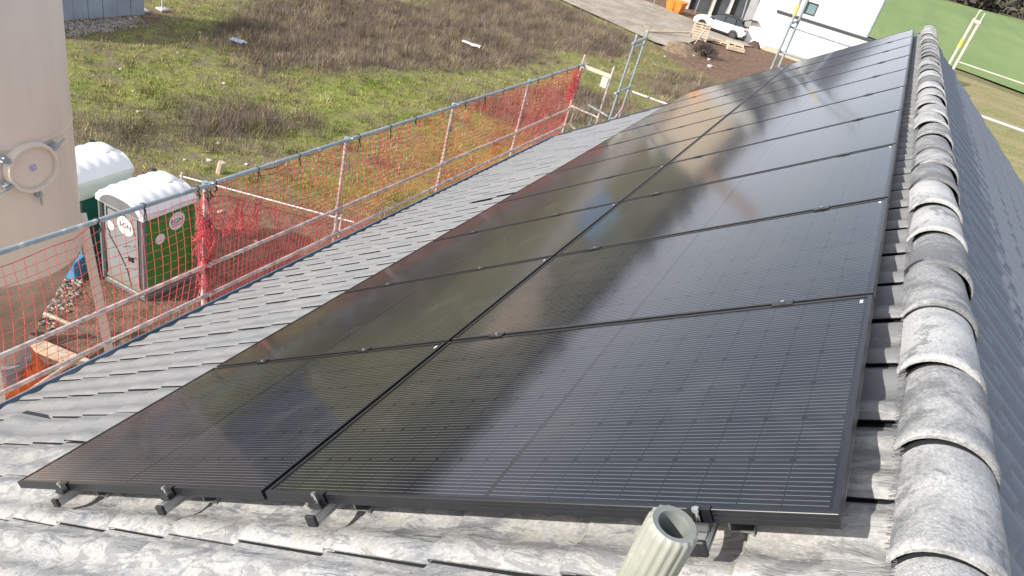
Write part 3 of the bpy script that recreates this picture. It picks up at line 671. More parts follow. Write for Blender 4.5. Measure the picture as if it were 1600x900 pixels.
# ------------------------------------------------------------------ SCAFFOLD with guardrail along the eave
XF = -3.2
sc = empty('scaffold_guardrail', (XF, 4, GZ), label='scaffold guardrail of grey tubes running along the eave', cat='scaffold')
Msc = T(-XF, -4, -GZ)
def part(mb, name, mat, parent, Mx, smooth=60, **t): return mb.build(name, mat, parent, smooth, Mx, **t)
posts = [.95, 3.98, 6.39, 9.19, 12.08, 14.86]
for i, y in enumerate(posts):
    mb = MB(); topz = -1.03 if i < 5 else -.78
    mb.tube((XF, y, GZ), (XF, y, topz), .0242, 10)
    part(mb, 'post', M['spatter'] if i > 0 else M['galv'], sc, Msc)
def wob(pts, a=.004): return [Vector(p) + Vector((uni(-a, a), 0, uni(-a, a))) for p in pts]
for z_, x_, nm, mt in ((-1.0, XF + .03, 'top_rail', 'galv'), (-2.06, XF + .045, 'middle_rail', 'spatter'), (-2.49, XF + .045, 'lower_rail', 'spatter')):
    for a, b in zip(posts[:-1], posts[1:]):
        mb = MB(); dz = uni(-.012, .012)
        mb.tube((x_, a - (.12 if nm != 'top_rail' else .0), z_ + uni(-.012, .012)), (x_, b + .05, z_ + dz), .0242 if nm != 'top_rail' else .027, 10); part(mb, nm, M[mt], sc, Msc)
for i, y in enumerate(posts):
    for z_ in (-1.0, -1.42, -2.06, -2.49):
        mb = MB()
        if z_ == -1.42: mb.box((XF + .01, y + .035, z_), (.05, .05, .09)); mb.tube((XF + .03, y + .03, z_ - .04), (XF + .07, y + .05, z_ - .05), .012, 6)
        else: mb.tube((XF, y, z_ - .035), (XF, y, z_ + .035), .034, 10); mb.box((XF + .035, y + .03, z_), (.05, .06, .055)); mb.tube((XF + .03, y + .04, z_ + .02), (XF + .075, y + .05, z_ + .03), .008, 6)
        part(mb, 'coupler', M['galv'] if z_ == -1.0 else M['spatter'], sc, Msc, 40)
# walkway boards below the eave
for k in range(2):
    mb = MB(); mb.box2((XF + .08 + k * .33, .9, -3.32), (XF + .39 + k * .33, 15.0, -3.27)); part(mb, 'walkway_board', M['timber'], sc, Msc, None)

# safety nets hang from the top rail
def net(name, label, y0, y1, top, bot, step, r, mat, bulge, seed, layers=1, seg=.12):
    rr = random.Random(seed); e = empty(name, (XF, y0, top((y0 + y1) / 2)), label=label, cat='safety net'); mb = MB()
    Mi = T(-XF, -y0, -top((y0 + y1) / 2))
    for ly in range(layers):
        off = rr.uniform(0, 10)
        def S(a, b):      # a along the rail, b drop fraction
            y = y0 + a; zt_ = top(y); H = zt_ - bot(y)
            w = noise.noise((a * .9, b * 2, off)); w2 = noise.noise((a * .9, b * 2 + 9, off + 4)); w3 = noise.noise((a * 4, b * 5, off + 7))
            return Vector((XF - .02 + bulge * (math.sin(math.pi * b) * .6 + w * .7) - ly * .03, y + w2 * step * .55 + w3 * step * .12, zt_ - b * H + w * step * .3 + w3 * step * .15))
        ln = y1 - y0; na = int(ln / step); H = top((y0 + y1) / 2) - bot((y0 + y1) / 2); nb = int(H / step)
        for i in range(na + 1):
            a = min(ln, i * step + (step * .5 if ly else 0)); m = max(6, int(H / seg)); mb.path([S(a, k / m) for k in range(m + 1)], r, 3)
        for j in range(nb + 1):
            b = j / nb; m = int(ln / seg); mb.path([S(k * ln / m, b) for k in range(m + 1)], r if j else r * 1.9, 3)
    for q in mb.v[:0]: pass
    mb.build('net_mesh', mat, e, None, Mi); return e, Mi
def near_top(y):
    if y < 2.5: return -1.16 + .02 * math.sin(y * 3)
    if y < 2.68: return -1.15 + (y - 2.5) / .18 * .13
    return -1.02 - .03 * math.sin((y - 2.68) / .5 * math.pi) ** 2
n1, Mi1 = net('safety_net', 'loose red safety net with square mesh in front of the toilets', .9, 3.92, near_top, lambda y: -2.75, .098, .0031, M['net_red'], .10, 3)
def far_top(y): 
    t = ((y - 3.98) / .72) % 1; return -1.045 - .05 * math.sin(math.pi * t) ** 2
n2, Mi2 = net('safety_net', 'fine orange red safety net stretched along the far bays', 4.02, 14.8, far_top, lambda y: -2.75, .074, .0025, M['net_orange'], .10, 5, 2, .10)
# net gathered into a bundle round the second post
mb = MB(); rr = random.Random(21)
for k in range(34):
    a0 = rr.uniform(0, 6.28); r0 = rr.uniform(.02, .085); pts = []
    z_ = -1.03 - rr.uniform(0, .5); z1 = z_ - rr.uniform(.4, 1.3)
    for i in range(16):
        t = i / 15; rr_ = r0 * (1 + .5 * math.sin(t * 9 + k)); pts.append((XF + .02 + math.cos(a0 + t * 2.2) * rr_, 3.97 + math.sin(a0 + t * 2.2) * rr_ * 1.3, z_ + (z1 - z_) * t + rr.uniform(-.02, .02)))
    mb.path(pts, .0042, 3)
for k in range(46):
    p = Vector((XF + rr.uniform(-.05, .08), 3.97 + rr.uniform(-.1, .1), rr.uniform(-2.7, -1.1))); pts = [p + Vector((rr.uniform(-.07, .07), rr.uniform(-.09, .09), rr.uniform(-.06, .06))) for _ in range(4)]; mb.path(pts, .0042, 3)
for k in range(22):   # crumpled flap of net beside the bundle
    a = rr.uniform(0, .62); pts = [(XF + rr.uniform(-.03, .06), 4.05 + a * .9 + rr.uniform(-.05, .05) + i * .05, -1.35 - a * .25 - .35 * math.sin(i / 7 * 3.14) + rr.uniform(-.08, .08)) for i in range(8)]; mb.path(pts, .0036, 3)
mb.build('gathered_net', M['net_red'], n1, None, Mi1)
mb = MB()
for k in range(60):
    p = Vector((XF + .04 + rr.uniform(-.06, .06), 14.62 + rr.uniform(-.16, .12), rr.uniform(-1.75, -1.1))); mb.path([p + Vector((rr.uniform(-.1, .1), rr.uniform(-.1, .1), rr.uniform(-.15, .15))) for _ in range(4)], .006, 3)
mb.build('gathered_net', M['net_red'], n2, None, Mi2)
def tie(parent, Mi, y, z_, drop, seed):
    rr = random.Random(seed); mb = MB(); ring = [(XF + .03 + math.cos(a) * .034, y + .01 * math.sin(a * 2), z_ + math.sin(a) * .034) for a in [2 * math.pi * i / 12 for i in range(13)]]; mb.path(ring, .005, 4)
    mb.path([(XF + .05, y, z_ - .03), (XF + .065, y + rr.uniform(-.02, .02), z_ - .03 - drop * .5), (XF + .05 + rr.uniform(-.02, .02), y + rr.uniform(-.03, .03), z_ - .03 - drop)], .006, 4)
    mb.path([(XF + .05, y + .01, z_ - .03), (XF + .07, y + .02 + rr.uniform(-.02, .02), z_ - .03 - drop * .7)], .005, 4)
    part(mb, 'tie', M['tie'], parent, Mi, None)
for i, y in enumerate((2.66, 3.17, 3.84)): tie(n1, Mi1, y, -1.0, .10 if i != 1 else .2, i)
for i, y in enumerate((4.08, 4.72, 5.42, 6.62, 7.35, 8.0, 9.5, 10.2, 10.9, 12.4, 13.1, 13.9, 14.5)): tie(n2, Mi2, y, -1.0, uni(.06, .18), 40 + i)
for z_ in (-1.05, -1.12, -1.5, -2.0, -2.5): tie(n1, Mi1, 3.98 + uni(-.03, .03), z_, uni(.08, .2), int(z_ * -100))

# ------------------------------------------------------------------ scaffold at the far gable
def scaf(name, label, items, base, group=None):
    e = empty(name, base, label=label, cat='scaffold', group=group); Mi = T(-base[0], -base[1], -base[2])
    for nm, mt, a, b, r in items:
        mb = MB()
        if nm in ('board', 'plate'): mb.box([(i + j) / 2 for i, j in zip(a, b)], r, (Vector(b) - Vector(a)).to_track_quat('X', 'Z').to_matrix())
        else: mb.tube(a, b, r, 10)
        part(mb, nm, M[mt], e, Mi)
    return e
t_ = .0242; ya = 14.86
scaf('gable_scaffold', 'short end guardrail frame with a pale board past the far eave corner', [
    ('board', 'cream', (-3.17, ya, -1.03), (-2.47, ya, -1.03), (.72, .03, .085)), ('post', 'spatter', (-2.46, ya, GZ), (-2.44, ya, -.80), t_), ('rail', 'spatter', (-3.18, ya, -2.01), (-2.43, ya, -2.03), t_), ('post', 'spatter', (-3.08, ya + .03, -2.03), (-3.08, ya + .03, -2.46), .018), ('rail', 'spatter', (-3.08, ya + .03, -2.46), (-2.80, ya + .03, -2.56), .018),
    ('rail', 'galv', (-2.76, ya - .05, -1.82), (-2.05, ya - .05, -1.92), t_), ('plate', 'concrete_light', (-2.62, ya - .03, -1.2), (-2.48, ya - .03, -1.2), (.16, .02, .24)), ('post', 'galv', (-2.62, ya + .05, -2.5), (-2.60, ya + .05, -2.02), .02)], (-2.46, ya, GZ))
scaf('gable_scaffold', 'tall ladder-like pair of grey scaffold tubes behind the far gable', [
    ('post', 'galv', (-1.63, 12.95, GZ), (-1.60, 12.95, .37), t_), ('post', 'galv', (-1.62, 13.62, GZ), (-1.60, 13.62, .40), t_), ('cross_bar', 'galv', (-1.62, 12.9, .20), (-1.60, 13.7, .25), .03), ('cross_bar', 'galv', (-1.62, 13.0, .10), (-1.60, 13.62, .12), .022), ('cross_bar', 'galv', (-1.62, 12.8, -.80), (-1.60, 13.75, -.80), t_), ('cross_bar', 'spatter', (-1.62, 12.9, -1.75), (-1.60, 13.62, -1.75), t_),
    ('rail', 'spatter', (-1.6, 13.62, -.86), (1.0, 13.62, -.80), t_), ('rail', 'spatter', (-1.6, 13.62, -1.78), (1.0, 13.62, -1.78), t_), ('cross_bar', 'spatter', (-1.60, 12.95, -1.55), (-1.60, 13.62, -1.25), .018), ('coupler', 'net_red', (-1.61, 13.62, -1.36), (-1.61, 13.62, -1.22), .027)], (-1.62, 13, GZ))
scaf('gable_scaffold', 'pair of scaffold tubes standing before the white garage', [
    ('post', 'galv', (1.02, 12.95, GZ), (1.02, 12.95, 2.6), t_), ('post', 'galv', (1.08, 13.6, GZ), (1.06, 13.6, 2.6), t_), ('post', 'yellow', (1.02, 12.95, 1.55), (1.02, 12.95, 1.75), .029), ('rail', 'galv', (1.02, 13.0, 1.36), (3.6, 13.0, 1.37), .018), ('rail', 'galv', (1.02, 13.0, .92), (3.6, 13.0, .93), .018), ('cross_bar', 'galv', (1.02, 12.9, 1.42), (1.05, 13.7, 1.42), t_)], (1.02, 13, GZ))
scaf('gable_scaffold', 'cream and yellow double scaffold post beyond the ridge end', [
    ('post', 'cream', (3.645, 13.0, GZ), (3.645, 13.0, 2.33), .027), ('post', 'cream', (3.735, 13.0, GZ), (3.735, 13.0, 2.30), .027), ('post', 'yellow', (3.645, 13.0, 1.86), (3.645, 13.0, 2.00), .031), ('cross_bar', 'cream', (3.63, 13.0, 2.29), (3.75, 13.0, 2.28), .035), ('pin', 'cream', (3.650, 13.0, 2.33), (3.655, 13.0, 2.46), .012), ('pin', 'cream', (3.735, 13.0, 2.30), (3.74, 13.0, 2.44), .012), ('cross_bar', 'cream', (3.65, 13, 2.46), (3.68, 13.0, 2.46), .010),
    ('rail', 'cream', (3.74, 13.0, 1.66), (6.9, 13.0, 1.62), .014), ('rail', 'concrete_light', (3.74, 13.05, .99), (6.9, 13.05, .96), t_)], (3.65, 13, GZ))

# ------------------------------------------------------------------ SILO
ax, ay = -7.25, 3.77; SR = 1.2; zb = -3.66
silo = empty('mortar_silo', (ax, ay, GZ), label='tall beige mortar silo on splayed legs beside the toilets', cat='silo')
mb = MB(); h = -GZ
mb.lathe([(SR - .01, zb + h + .02), (SR, zb + h + .05), (SR, -1.66 + h), (SR + .006, -1.655 + h), (SR + .006, -1.635 + h), (SR, -1.63 + h), (SR, .30 + h), (SR - .03, .36 + h), (.5, .55 + h), (.0, .60 + h)], n=64); mb.build('tank', M['silo'], silo, 40)
mb = MB(); mb.lathe([(SR - .008, zb + h + .02), (SR - .03, zb + h - .06), (.32, zb + h - 1.75), (.26, zb + h - 1.80), (.26, zb + h - 2.1)], n=48); mb.build('cone', M['silo_dirty'], silo, 40)
mb = MB(); mb.lathe([(.26, zb + h - 2.08), (.34, zb + h - 2.08), (.34, zb + h - 2.2), (.18, zb + h - 2.3), (.18, zb + h - 2.55), (0, zb + h - 2.56)], n=24); mb.build('outlet', M['galv'], silo, 40)
for k in range(4):
    a = math.radians(90 - 33.7 - 90 * k); d = Vector((math.cos(a), math.sin(a), 0)); s_ = Vector((-d.y, d.x, 0))
    mb = MB(); p0 = d * (SR + .01) + Vector((0, 0, zb + h + .45)); p1 = d * 1.50 + Vector((0, 0, .12)); 
    z_ax = (p1 - p0).normalized(); Mx = Matrix((s_, z_ax.cross(s_), z_ax)).transposed(); mb.box((p0 + p1) / 2, (.16, .13, (p1 - p0).length), Mx); mb.build('leg', M['silo'], silo)
    mb = MB(); mb.box(d * 1.5 + Vector((0, 0, .135)), (.4, .4, .03), RZ(a).to_3x3()); mb.add([d * 1.52 + s_ * .01 + Vector((0, 0, .15)), d * 1.1 + s_ * .01 + Vector((0, 0, .15)), d * 1.45 + s_ * .01 + Vector((0, 0, .6)), d * 1.52 - s_ * .01 + Vector((0, 0, .15)), d * 1.1 - s_ * .01 + Vector((0, 0, .15)), d * 1.45 - s_ * .01 + Vector((0, 0, .6))], [(0, 1, 2), (5, 4, 3), (0, 3, 4, 1), (1, 4, 5, 2), (2, 5, 3, 0)]); mb.build('foot_plate', M['silo_dirty'], silo)
    a2 = a - math.pi / 2; d2 = Vector((math.cos(a2), math.sin(a2), 0)); mb = MB(); mb.tube(d * 1.42 + Vector((0, 0, 1.0)), d2 * 1.42 + Vector((0, 0, 1.0)), .035, 8); mb.build('brace', M['silo_dirty'], silo, 60)
# manhole on the tank side
am = math.radians(90 - 87.9); nm = Vector((math.cos(am), math.sin(am), 0)); tm = Vector((-nm.y, nm.x, 0)); zm = -1.93 + h
Mm = Matrix(((tm.x, 0, nm.x, nm.x * (SR - .03)), (tm.y, 0, nm.y, nm.y * (SR - .03)), (0, 1, 0, zm), (0, 0, 0, 1)))
mb = MB(); mb.lathe([(.335, 0), (.335, .10), (.325, .115), (.295, .115), (.285, .10), (.283, .060), (.10, .066), (0, .068)], n=40); mh = mb.build('manhole', M['silo'], silo, 35, Mm)
for aa in (150, 35, 205, 275):
    b = math.radians(aa); c_, s_ = math.cos(b), math.sin(b); mb = MB(); mb.box((c_ * .36, s_ * .36, .06), (.13, .07, .08), RZ(b).to_3x3()); mb.tube((c_ * .32, s_ * .32, .11), (c_ * .55, s_ * .55, .09), .014, 6); mb.build('clamp_lever', M['galv'], mh, 40)
mb = MB(); mb.lathe([(.0, .0715), (.05, .0715), (.05, .064)], n=20); mb.build('sticker', plain('lilac_sticker', (.45, .38, .6), .5, 0, .5, 40), mh)
for x0, y0, x1, y1, lb in ((-8.75, 4.60, -6.1, 5.15, 'pale timber beam under the far legs of the silo'), (-8.5, 2.5, -5.7, 2.9, 'pale timber beam under the near legs of the silo')):
    mb = MB(); d = Vector((x1 - x0, y1 - y0, 0)); mb.box((0, 0, .06), (d.length, .22, .12)); mb.build('timber_beam', M['timber'], None, None, T((x0 + x1) / 2, (y0 + y1) / 2, GZ) @ RZ(math.atan2(d.y, d.x)), label=lb, cat='beam')
# orange cover and hose at the foot of the silo
mb = MB(); rr = random.Random(5); rows = []
for j in range(9):
    b = j / 8 * math.pi / 2; rows.append([((.50 * math.cos(b) * (1 + .22 * noise.noise((i * .9, j * .7, 3)))) * math.cos(2 * math.pi * i / 18), (.38 * math.cos(b) * (1 + .22 * noise.noise((i * .9, j * .7, 3)))) * math.sin(2 * math.pi * i / 18), .75 * math.sin(b) * (1 + .12 * noise.noise((i, j, 8)))) for i in range(19)])
mb.grid(rows); mb.build('orange_sack', plain('orange_sheeting', (.85, .16, .03), .5, 0, .3, 6, .3), None, 60, T(-7.45, 4.05, GZ), label='crumpled orange sack at the foot of the silo', cat='sack')
mb = MB(); mb.path([(.0, 0, .12), (.2, .1, .16), (.45, .12, .1), (.75, .22, .08), (1.1, .25, .07)], .055, 8); mb.build('hose', M['concrete_light'], None, 60, T(-7.2, 4.35, GZ), label='pale ribbed hose lying in front of the orange sack', cat='hose')

# ------------------------------------------------------------------ PORTABLE TOILETS
def text_mesh(s_, size, mat):
    cu = bpy.data.curves.new('lettering', 'FONT'); cu.body = s_; cu.size = size; cu.align_x = 'CENTER'; cu.align_y = 'CENTER'; cu.extrude = .001
    o = bpy.data.objects.new('lettering_tmp', cu); col.objects.link(o); dg = bpy.context.evaluated_depsgraph_get(); me = bpy.data.meshes.new_from_object(o.evaluated_get(dg)); bpy.data.objects.remove(o); me.materials.clear(); me.materials.append(mat); return me
def toilet(loc, rz, body, label, detail=True):
    e = empty('portable_toilet', M=T(*loc) @ RZ(rz), label=label, cat='toilet', group='portable toilets'); w, d = .55, .60
    mb = MB(); mb.bbox((-w, -d, .12), (w, d, 2.0), .04); mb.build('body', M[body], e)
    mb = MB(); mb.bbox((-w - .02, -d - .02, .02), (w + .02, d + .02, .14), .02); mb.build('base', M['dark_grey_plastic'], e)
    for sx in (-1, 1):
        for sy in (-1, 1): mb = MB(); mb.bbox((sx * w - .05, sy * d - .05, .1), (sx * w + .05, sy * d + .05, 2.0), .03); mb.build('corner_post', M['dark_grey_plastic'] if sy < 0 else M[body], e)
    # white vaulted roof, ribs running front to back
    mb = MB(); rows = []
    for j in range(25):
        y_ = -d - .06 + (2 * d + .12) * j / 24; e_ = min(1, min(j, 24 - j) / 2.5); row = []
        for i in range(21):
            t = -1 + 2 * i / 20; a = abs(t); prof = (1 - a ** 3.2) * .27 * (.82 + .18 * e_); rib = .022 * max(0, math.cos(j * 1.55)) * (1 if .30 < a < .85 else 0)
            row.append((t * (w + .06), y_, 2.03 + prof + rib))
        rows.append(row)
    mb.grid(rows)
    for yy, fl in ((-d - .06, 0), (d + .06, 1)):
        r_ = rows[0] if not fl else rows[-1]; o = len(mb.v); mb.v += [tuple(p) for p in r_] + [(p[0], p[1], 1.92) for p in r_]
        for i in range(20): mb.f.append((o + i, o + i + 1, o + 22 + i, o + 21 + i)); mb.mi.append(0)
    for sx in (0, -1):
        c_ = [r_[sx] for r_ in rows]; o = len(mb.v); mb.v += c_ + [(p[0], p[1], 1.92) for p in c_]
        for i in range(24): mb.f.append((o + i, o + i + 1, o + 26 + i, o + 25 + i)); mb.mi.append(0)
    rf_ = mb.build('roof', M['white_plastic'], e, 45)
    mb = MB(); mb.bbox((-.16, .28, 2.20), (.22, .58, 2.36), .05); mb.build('roof_hump', M['white_plastic'], rf_, 40)
    mb = MB(); mb.tube((-.36, .5, 2.1), (-.36, .5, 2.31), .05, 12); mb.build('vent_pipe', M['plastic_black'], rf_, 40)
    if not detail:
        mb = MB(); mb.bbox((-w - .055, -d - .055, 1.62), (w + .055, d + .055, 1.95), .04); mb.build('upper_wall', M['white_plastic'], e)
        return e
    # door on the front (-y) face
    mb = MB(); mb.bbox((-w + .07, -d - .03, .2), (w - .07, -d + .01, 1.96), .02); dr = mb.build('door', M['grey_plastic'], e)
    y_ = -d - .032
    mb = MB()
    for pts in ([(-.36, 1.85), (-.36, 1.35), (-.30, 1.28)], [(-.36, 1.85), (.1, 1.85), (.28, 1.75), (.36, 1.5)], [(-.34, 1.25), (-.1, .95), (.12, .6), (.2, .25)], [(-.44, .3), (-.44, 1.9), (.44, 1.9), (.44, .3)]):
        mb.path([(a, y_, b) for a, b in pts], .012, 4)
    mb.build('door_groove', M['plastic_black'], dr)
    mb = MB()
    for k in range(3):
        mb.path([(.02 + .32 * t, y_ - .004, 1.12 - k * .26 + .14 * math.sin(t * 1.6)) for t in [i / 6 for i in range(7)]], .016, 5)
    mb.build('door_rib', M['grey_plastic'], dr, 60)
    mb = MB(); mb.bbox((.17, y_ - .03, .86), (.29, y_ + .01, .98), .01); mb.build('door_latch', M['plastic_black'], dr)
    # gable infill under the roof, darker
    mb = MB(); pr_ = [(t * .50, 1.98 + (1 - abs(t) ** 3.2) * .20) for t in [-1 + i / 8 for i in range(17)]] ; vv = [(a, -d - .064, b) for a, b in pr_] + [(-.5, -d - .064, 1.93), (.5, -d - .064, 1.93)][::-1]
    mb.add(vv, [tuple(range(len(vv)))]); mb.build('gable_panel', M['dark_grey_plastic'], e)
    def disc(x_, y0, z_, r_, nrm, par, name='sticker'):
        mb = MB(); pts = []
        for i in range(28):
            a = 2 * math.pi * i / 28; pts.append((x_ + r_ * math.cos(a), y0, z_ + r_ * math.sin(a)) if nrm == 'y' else (x_, y0 + r_ * math.cos(a), z_ + r_ * math.sin(a)))
        mb.add(pts, [tuple(range(28))]); return mb.build(name, M['sticker'], par)
    disc(.12, y_ - .006, 1.62, .21, 'y', dr); disc(-.28, y_ - .006, 1.46, .10, 'y', dr)
    LM_ = text_mesh('EGN', .15, M['ink']); put('lettering', LM_, dr, T(.12, y_ - .010, 1.62) @ Matrix.Rotation(math.pi / 2, 4, 'X'))
    # side wall (+x)
    disc(w + .006, .20, 1.62, .20, 'x', e); disc(w + .006, -.22, 1.36, .115, 'x', e)
    put('lettering', LM_, e, T(w + .010, .20, 1.62) @ RZ(math.pi / 2) @ Matrix.Rotation(math.pi / 2, 4, 'X'))
    mb = MB()
    for k in range(2): mb = MB(); mb.path([(w + .004, -.55 + .55 * t, .95 - k * .35 + .12 * math.sin(t * 3.1)) for t in [i / 8 for i in range(9)]], .018, 5); mb.build('wall_rib', M[body], e, 60)
    for z_ in (1.85, .22): mb = MB(); mb.box((w + .003, .05, z_), (.012, 1.0, .03)); mb.build('wall_rib', M[body], e)
    mb = MB(); mb.box((w + .008, .20, 1.52), (.003, .24, .012)); mb.build('sticker_line', M['pink_ink'], e)
    return e
toilet((-8.58, 7.48, GZ), .06, 'green_plastic', 'green and grey portable toilet with white roof and round stickers')
toilet((-10.25, 7.36, GZ), .06, 'teal_plastic', 'teal portable toilet with white vaulted roof, half hidden by the silo', False)
e = empty('storage_box', M=T(-9.72, 6.50, GZ) @ RZ(.4), label='small blue and white box on the ground behind the silo', cat='box')
mb = MB(); mb.bbox((-.22, -.2, 0), (.05, .2, .42), .02); mb.build('white_half', M['white_plastic'], e)
mb = MB(); mb.bbox((.051, -.2, 0), (.25, .2, .42), .02); mb.build('blue_half', M['blue'], e)

# white pole barrier and stake in the grass
e = empty('pole_barrier', (-11.2, 10.6, GZ), label='thin white pole propped across the dirt behind the safety net', cat='pole')
Mi = T(11.2, -10.6, -GZ); mb = MB(); mb.tube((-11.15, 10.45, -6.05), (-7.0, 12.2, -6.08), .020, 8); part(mb, 'pole', M['white_plastic'], e, Mi)
for x_, y_ in ((-11.1, 10.47), (-7.3, 12.07)): mb = MB(); mb.tube((x_, y_, GZ - .1), (x_, y_, -5.95), .03, 8); part(mb, 'support', M['concrete_light'], e, Mi)
mb = MB(); mb.tube((0, 0, -.1), (0, 0, .38), .10, 8, .09); mb.build('wooden_stake', M['timber'], None, 40, T(-11.55, 12.1, GZ) @ Matrix.Rotation(.2, 4, 'Y'), label='short thick wooden stake in the grass near the top rail', cat='stake')

# pale stones and scraps lying in the meadow
rr = random.Random(31)
for i, (x_, y_) in enumerate([(-18.92, 13.74), (-19.05, 14.84), (-17.15, 13.83), (-21.72, 19.35), (-21.34, 20.18), (-19.61, 17.64), (-15.83, 12.94), (-14.69, 15.96), (-12.74, 12.81), (-12.71, 11.96), (-12.29, 12.42), (-11.55, 13.08), (-20.5, 20.2), (-17.5, 24.5), (-8.2, 50.4), (-7.2, 51.0), (-9.3, 47.2), (-6.6, 49.0), (-13.0, 13.4), (-16.6, 17.0), (-10.2, 9.7), (-9.9, 10.6), (-8.4, 10.3), (-9.2, 9.0)]):
    mb = MB(); s = rr.uniform(.035, .085) * (2.2 if y_ > 40 else 1); vv = []
    for j in range(4):
        for k in range(7):
            a = 2 * math.pi * k / 7; b = j / 3 * math.pi; q = s * rr.uniform(.8, 1.2); vv.append((q * math.sin(b + .01) * math.cos(a), q * 1.2 * math.sin(b + .01) * math.sin(a), q * .55 * math.cos(b)))
    mb.add(vv, [(j * 7 + k, (j + 1) * 7 + k, (j + 1) * 7 + (k + 1) % 7, j * 7 + (k + 1) % 7) for j in range(3) for k in range(7)])
    mb.build('pale_stone', M['stone'], None, None, T(x_, y_, gh(x_, y_) + s * .3) @ RZ(rr.uniform(0, 6)), label='pale stone lying in the brown yard near the sand mound' if y_ > 40 else 'pale stone lying in bare dirt just behind the safety net' if y_ < 11.5 else 'pale stone lying in the green meadow grass', cat='stone', group='pale stones in the yard' if y_ > 40 else 'pale stones in the dirt' if y_ < 11.5 else 'pale stones in the meadow')
def scrap(name, loc, size, mat, label, seed):
    mb = MB(); mb.grid([[((i / 6 - .5) * size[0], (j / 4 - .5) * size[1], .06 + .10 * noise.noise((i * .6, j * .8, seed)) + .05 * noise.noise((i * 1.5, j * 1.5, seed))) for i in range(7)] for j in range(5)])
    mb.build(name, mat, None, 180, T(*loc), label=label, cat='sheet')
scrap('plastic_sheet', (-19.75, 20.65, GZ + .1), (.7, .35), plain('slate_blue_sheet', (.22, .27, .36), .5), 'slate blue plastic sheet lying in the meadow', 1)
scrap('plastic_sheet', (-15.2, 31.6, GZ + .38), (1.0, .35), M['white_plastic'], 'crumpled white plastic sheet caught in the dry weeds', 2)

# ------------------------------------------------------------------ CONCRETE WALL top left
e = empty('concrete_wall', (-23.9, 16.5, GZ), label='grey blue concrete panel wall at the upper left', cat='wall')
y_ = 12.9; k = 0
while y_ < 19.1:
    mb = MB(); mb.bbox((-.2, y_ - 16.5, -.1), (.08 + .012 * (k % 3), y_ - 16.5 + .595, 3.2), .012); mb.build('panel', M['concrete'], e); y_ += .61; k += 1
for x_, y_, lb in ((-24.1, 19.75, 'thin stake with base plate nearest the concrete wall'), (-24.1, 20.7, 'thin stake with base plate farther from the concrete wall')):
    e = empty('marker_stake', (x_, y_, GZ), label=lb, cat='stake'); mb = MB(); mb.tube((0, 0, 0), (0, 0, 2.2), .035, 8); mb.build('rod', M['concrete_light'], e, 60); mb = MB(); mb.bbox((-.2, -.2, 0), (.2, .2, .10), .02); mb.build('base_plate', M['concrete_light'], e)

# ------------------------------------------------------------------ WHITE HOUSE and GARAGE
e = empty('white_house', M=T(-5.6, 62.8, GZ) @ RZ(.125) @ T(2.2, .56, 0), label='tall white rendered house wall with small window behind the garage', cat='house')
mb = MB(); x0, x1, H = -3.8, 4.85, 7.0
wx_, wz_ = -1.06 + .49, -2.86 - GZ    # window right/top handled below
wl, wr, wbz, wtz = -.29, .59, 3.42, 4.38
mb.box2((x0, 0, -.1), (wl, .3, H)); mb.box2((wr, 0, -.1), (x1, .3, H)); mb.box2((wl, 0, -.1), (wr, .3, wbz)); mb.box2((wl, 0, wtz), (wr, .3, H)); mb.box2((x0, .3, -.1), (x1, 9, H)); mb.build('wall', M['render'], e)
wn_ = put('window', None, e); 
mb = MB()
for a, b in (((wl, .06, wbz), (wl + .1, .18, wtz)), ((wr - .1, .06, wbz), (wr, .18, wtz)), ((wl + .1, .06, wbz), (wr - .1, .18, wbz + .12)), ((wl + .1, .06, wtz - .1), (wr - .1, .18, wtz))): mb.box2(a, b)
mb.build('window_frame', M['anthracite'], wn_); mb = MB(); mb.box2((wl + .1, .12, wbz + .12), (wr - .1, .14, wtz - .1)); mb.build('pane', M['win'], wn_)
mb = MB(); mb.tube((x1 + .07, -.08, 0), (x1 + .07, -.08, H), .07, 10); mb.build('downpipe', M['zinc'], e, 60)
mb = MB(); mb.box2((x0 + .9, -.05, 5.2), (x0 + 1.0, -.0, H)); mb.build('wall_cable', M['concrete_light'], e)
mb = MB(); rs = [(x0 - .4, -.5, H), (x1 + .4, -.5, H), (x1 + .4, 9.5, H), (x0 - .4, 9.5, H), (x0 - .4, 4.5, H + 3), (x1 + .4, 4.5, H + 3)]; mb.add(rs, [(0, 1, 5, 4), (2, 3, 4, 5), (0, 4, 3), (1, 2, 5), (0, 3, 2, 1)]); mb.build('roof', M['anthracite'], e)
e = empty('garage', M=T(-5.6, 62.8, GZ) @ RZ(.125), label='white ground floor front with dark ledge beyond the panels', cat='garage')
mb = MB(); mb.box2((0, 0, .42), (8.0, .52, 3.0)); mb.build('wall', M['render'], e)
mb = MB(); mb.box2((.02, .02, -.1), (7.98, .51, .419)); mb.build('plinth', M['plinth'], e)
mb = MB(); mb.box2((-.08, -.10, 3.0), (8.08, .54, 3.16)); mb.build('roof_edge', M['anthracite'], e)
mb = MB(); mb.tube((.9, -.08, 3.15), (1.15, -.08, 3.55), .04, 6); mb.tube((1.15, -.08, 3.55), (1.1, -.08, 5.5), .03, 6); mb.build('spout', M['galv'], e, 60)

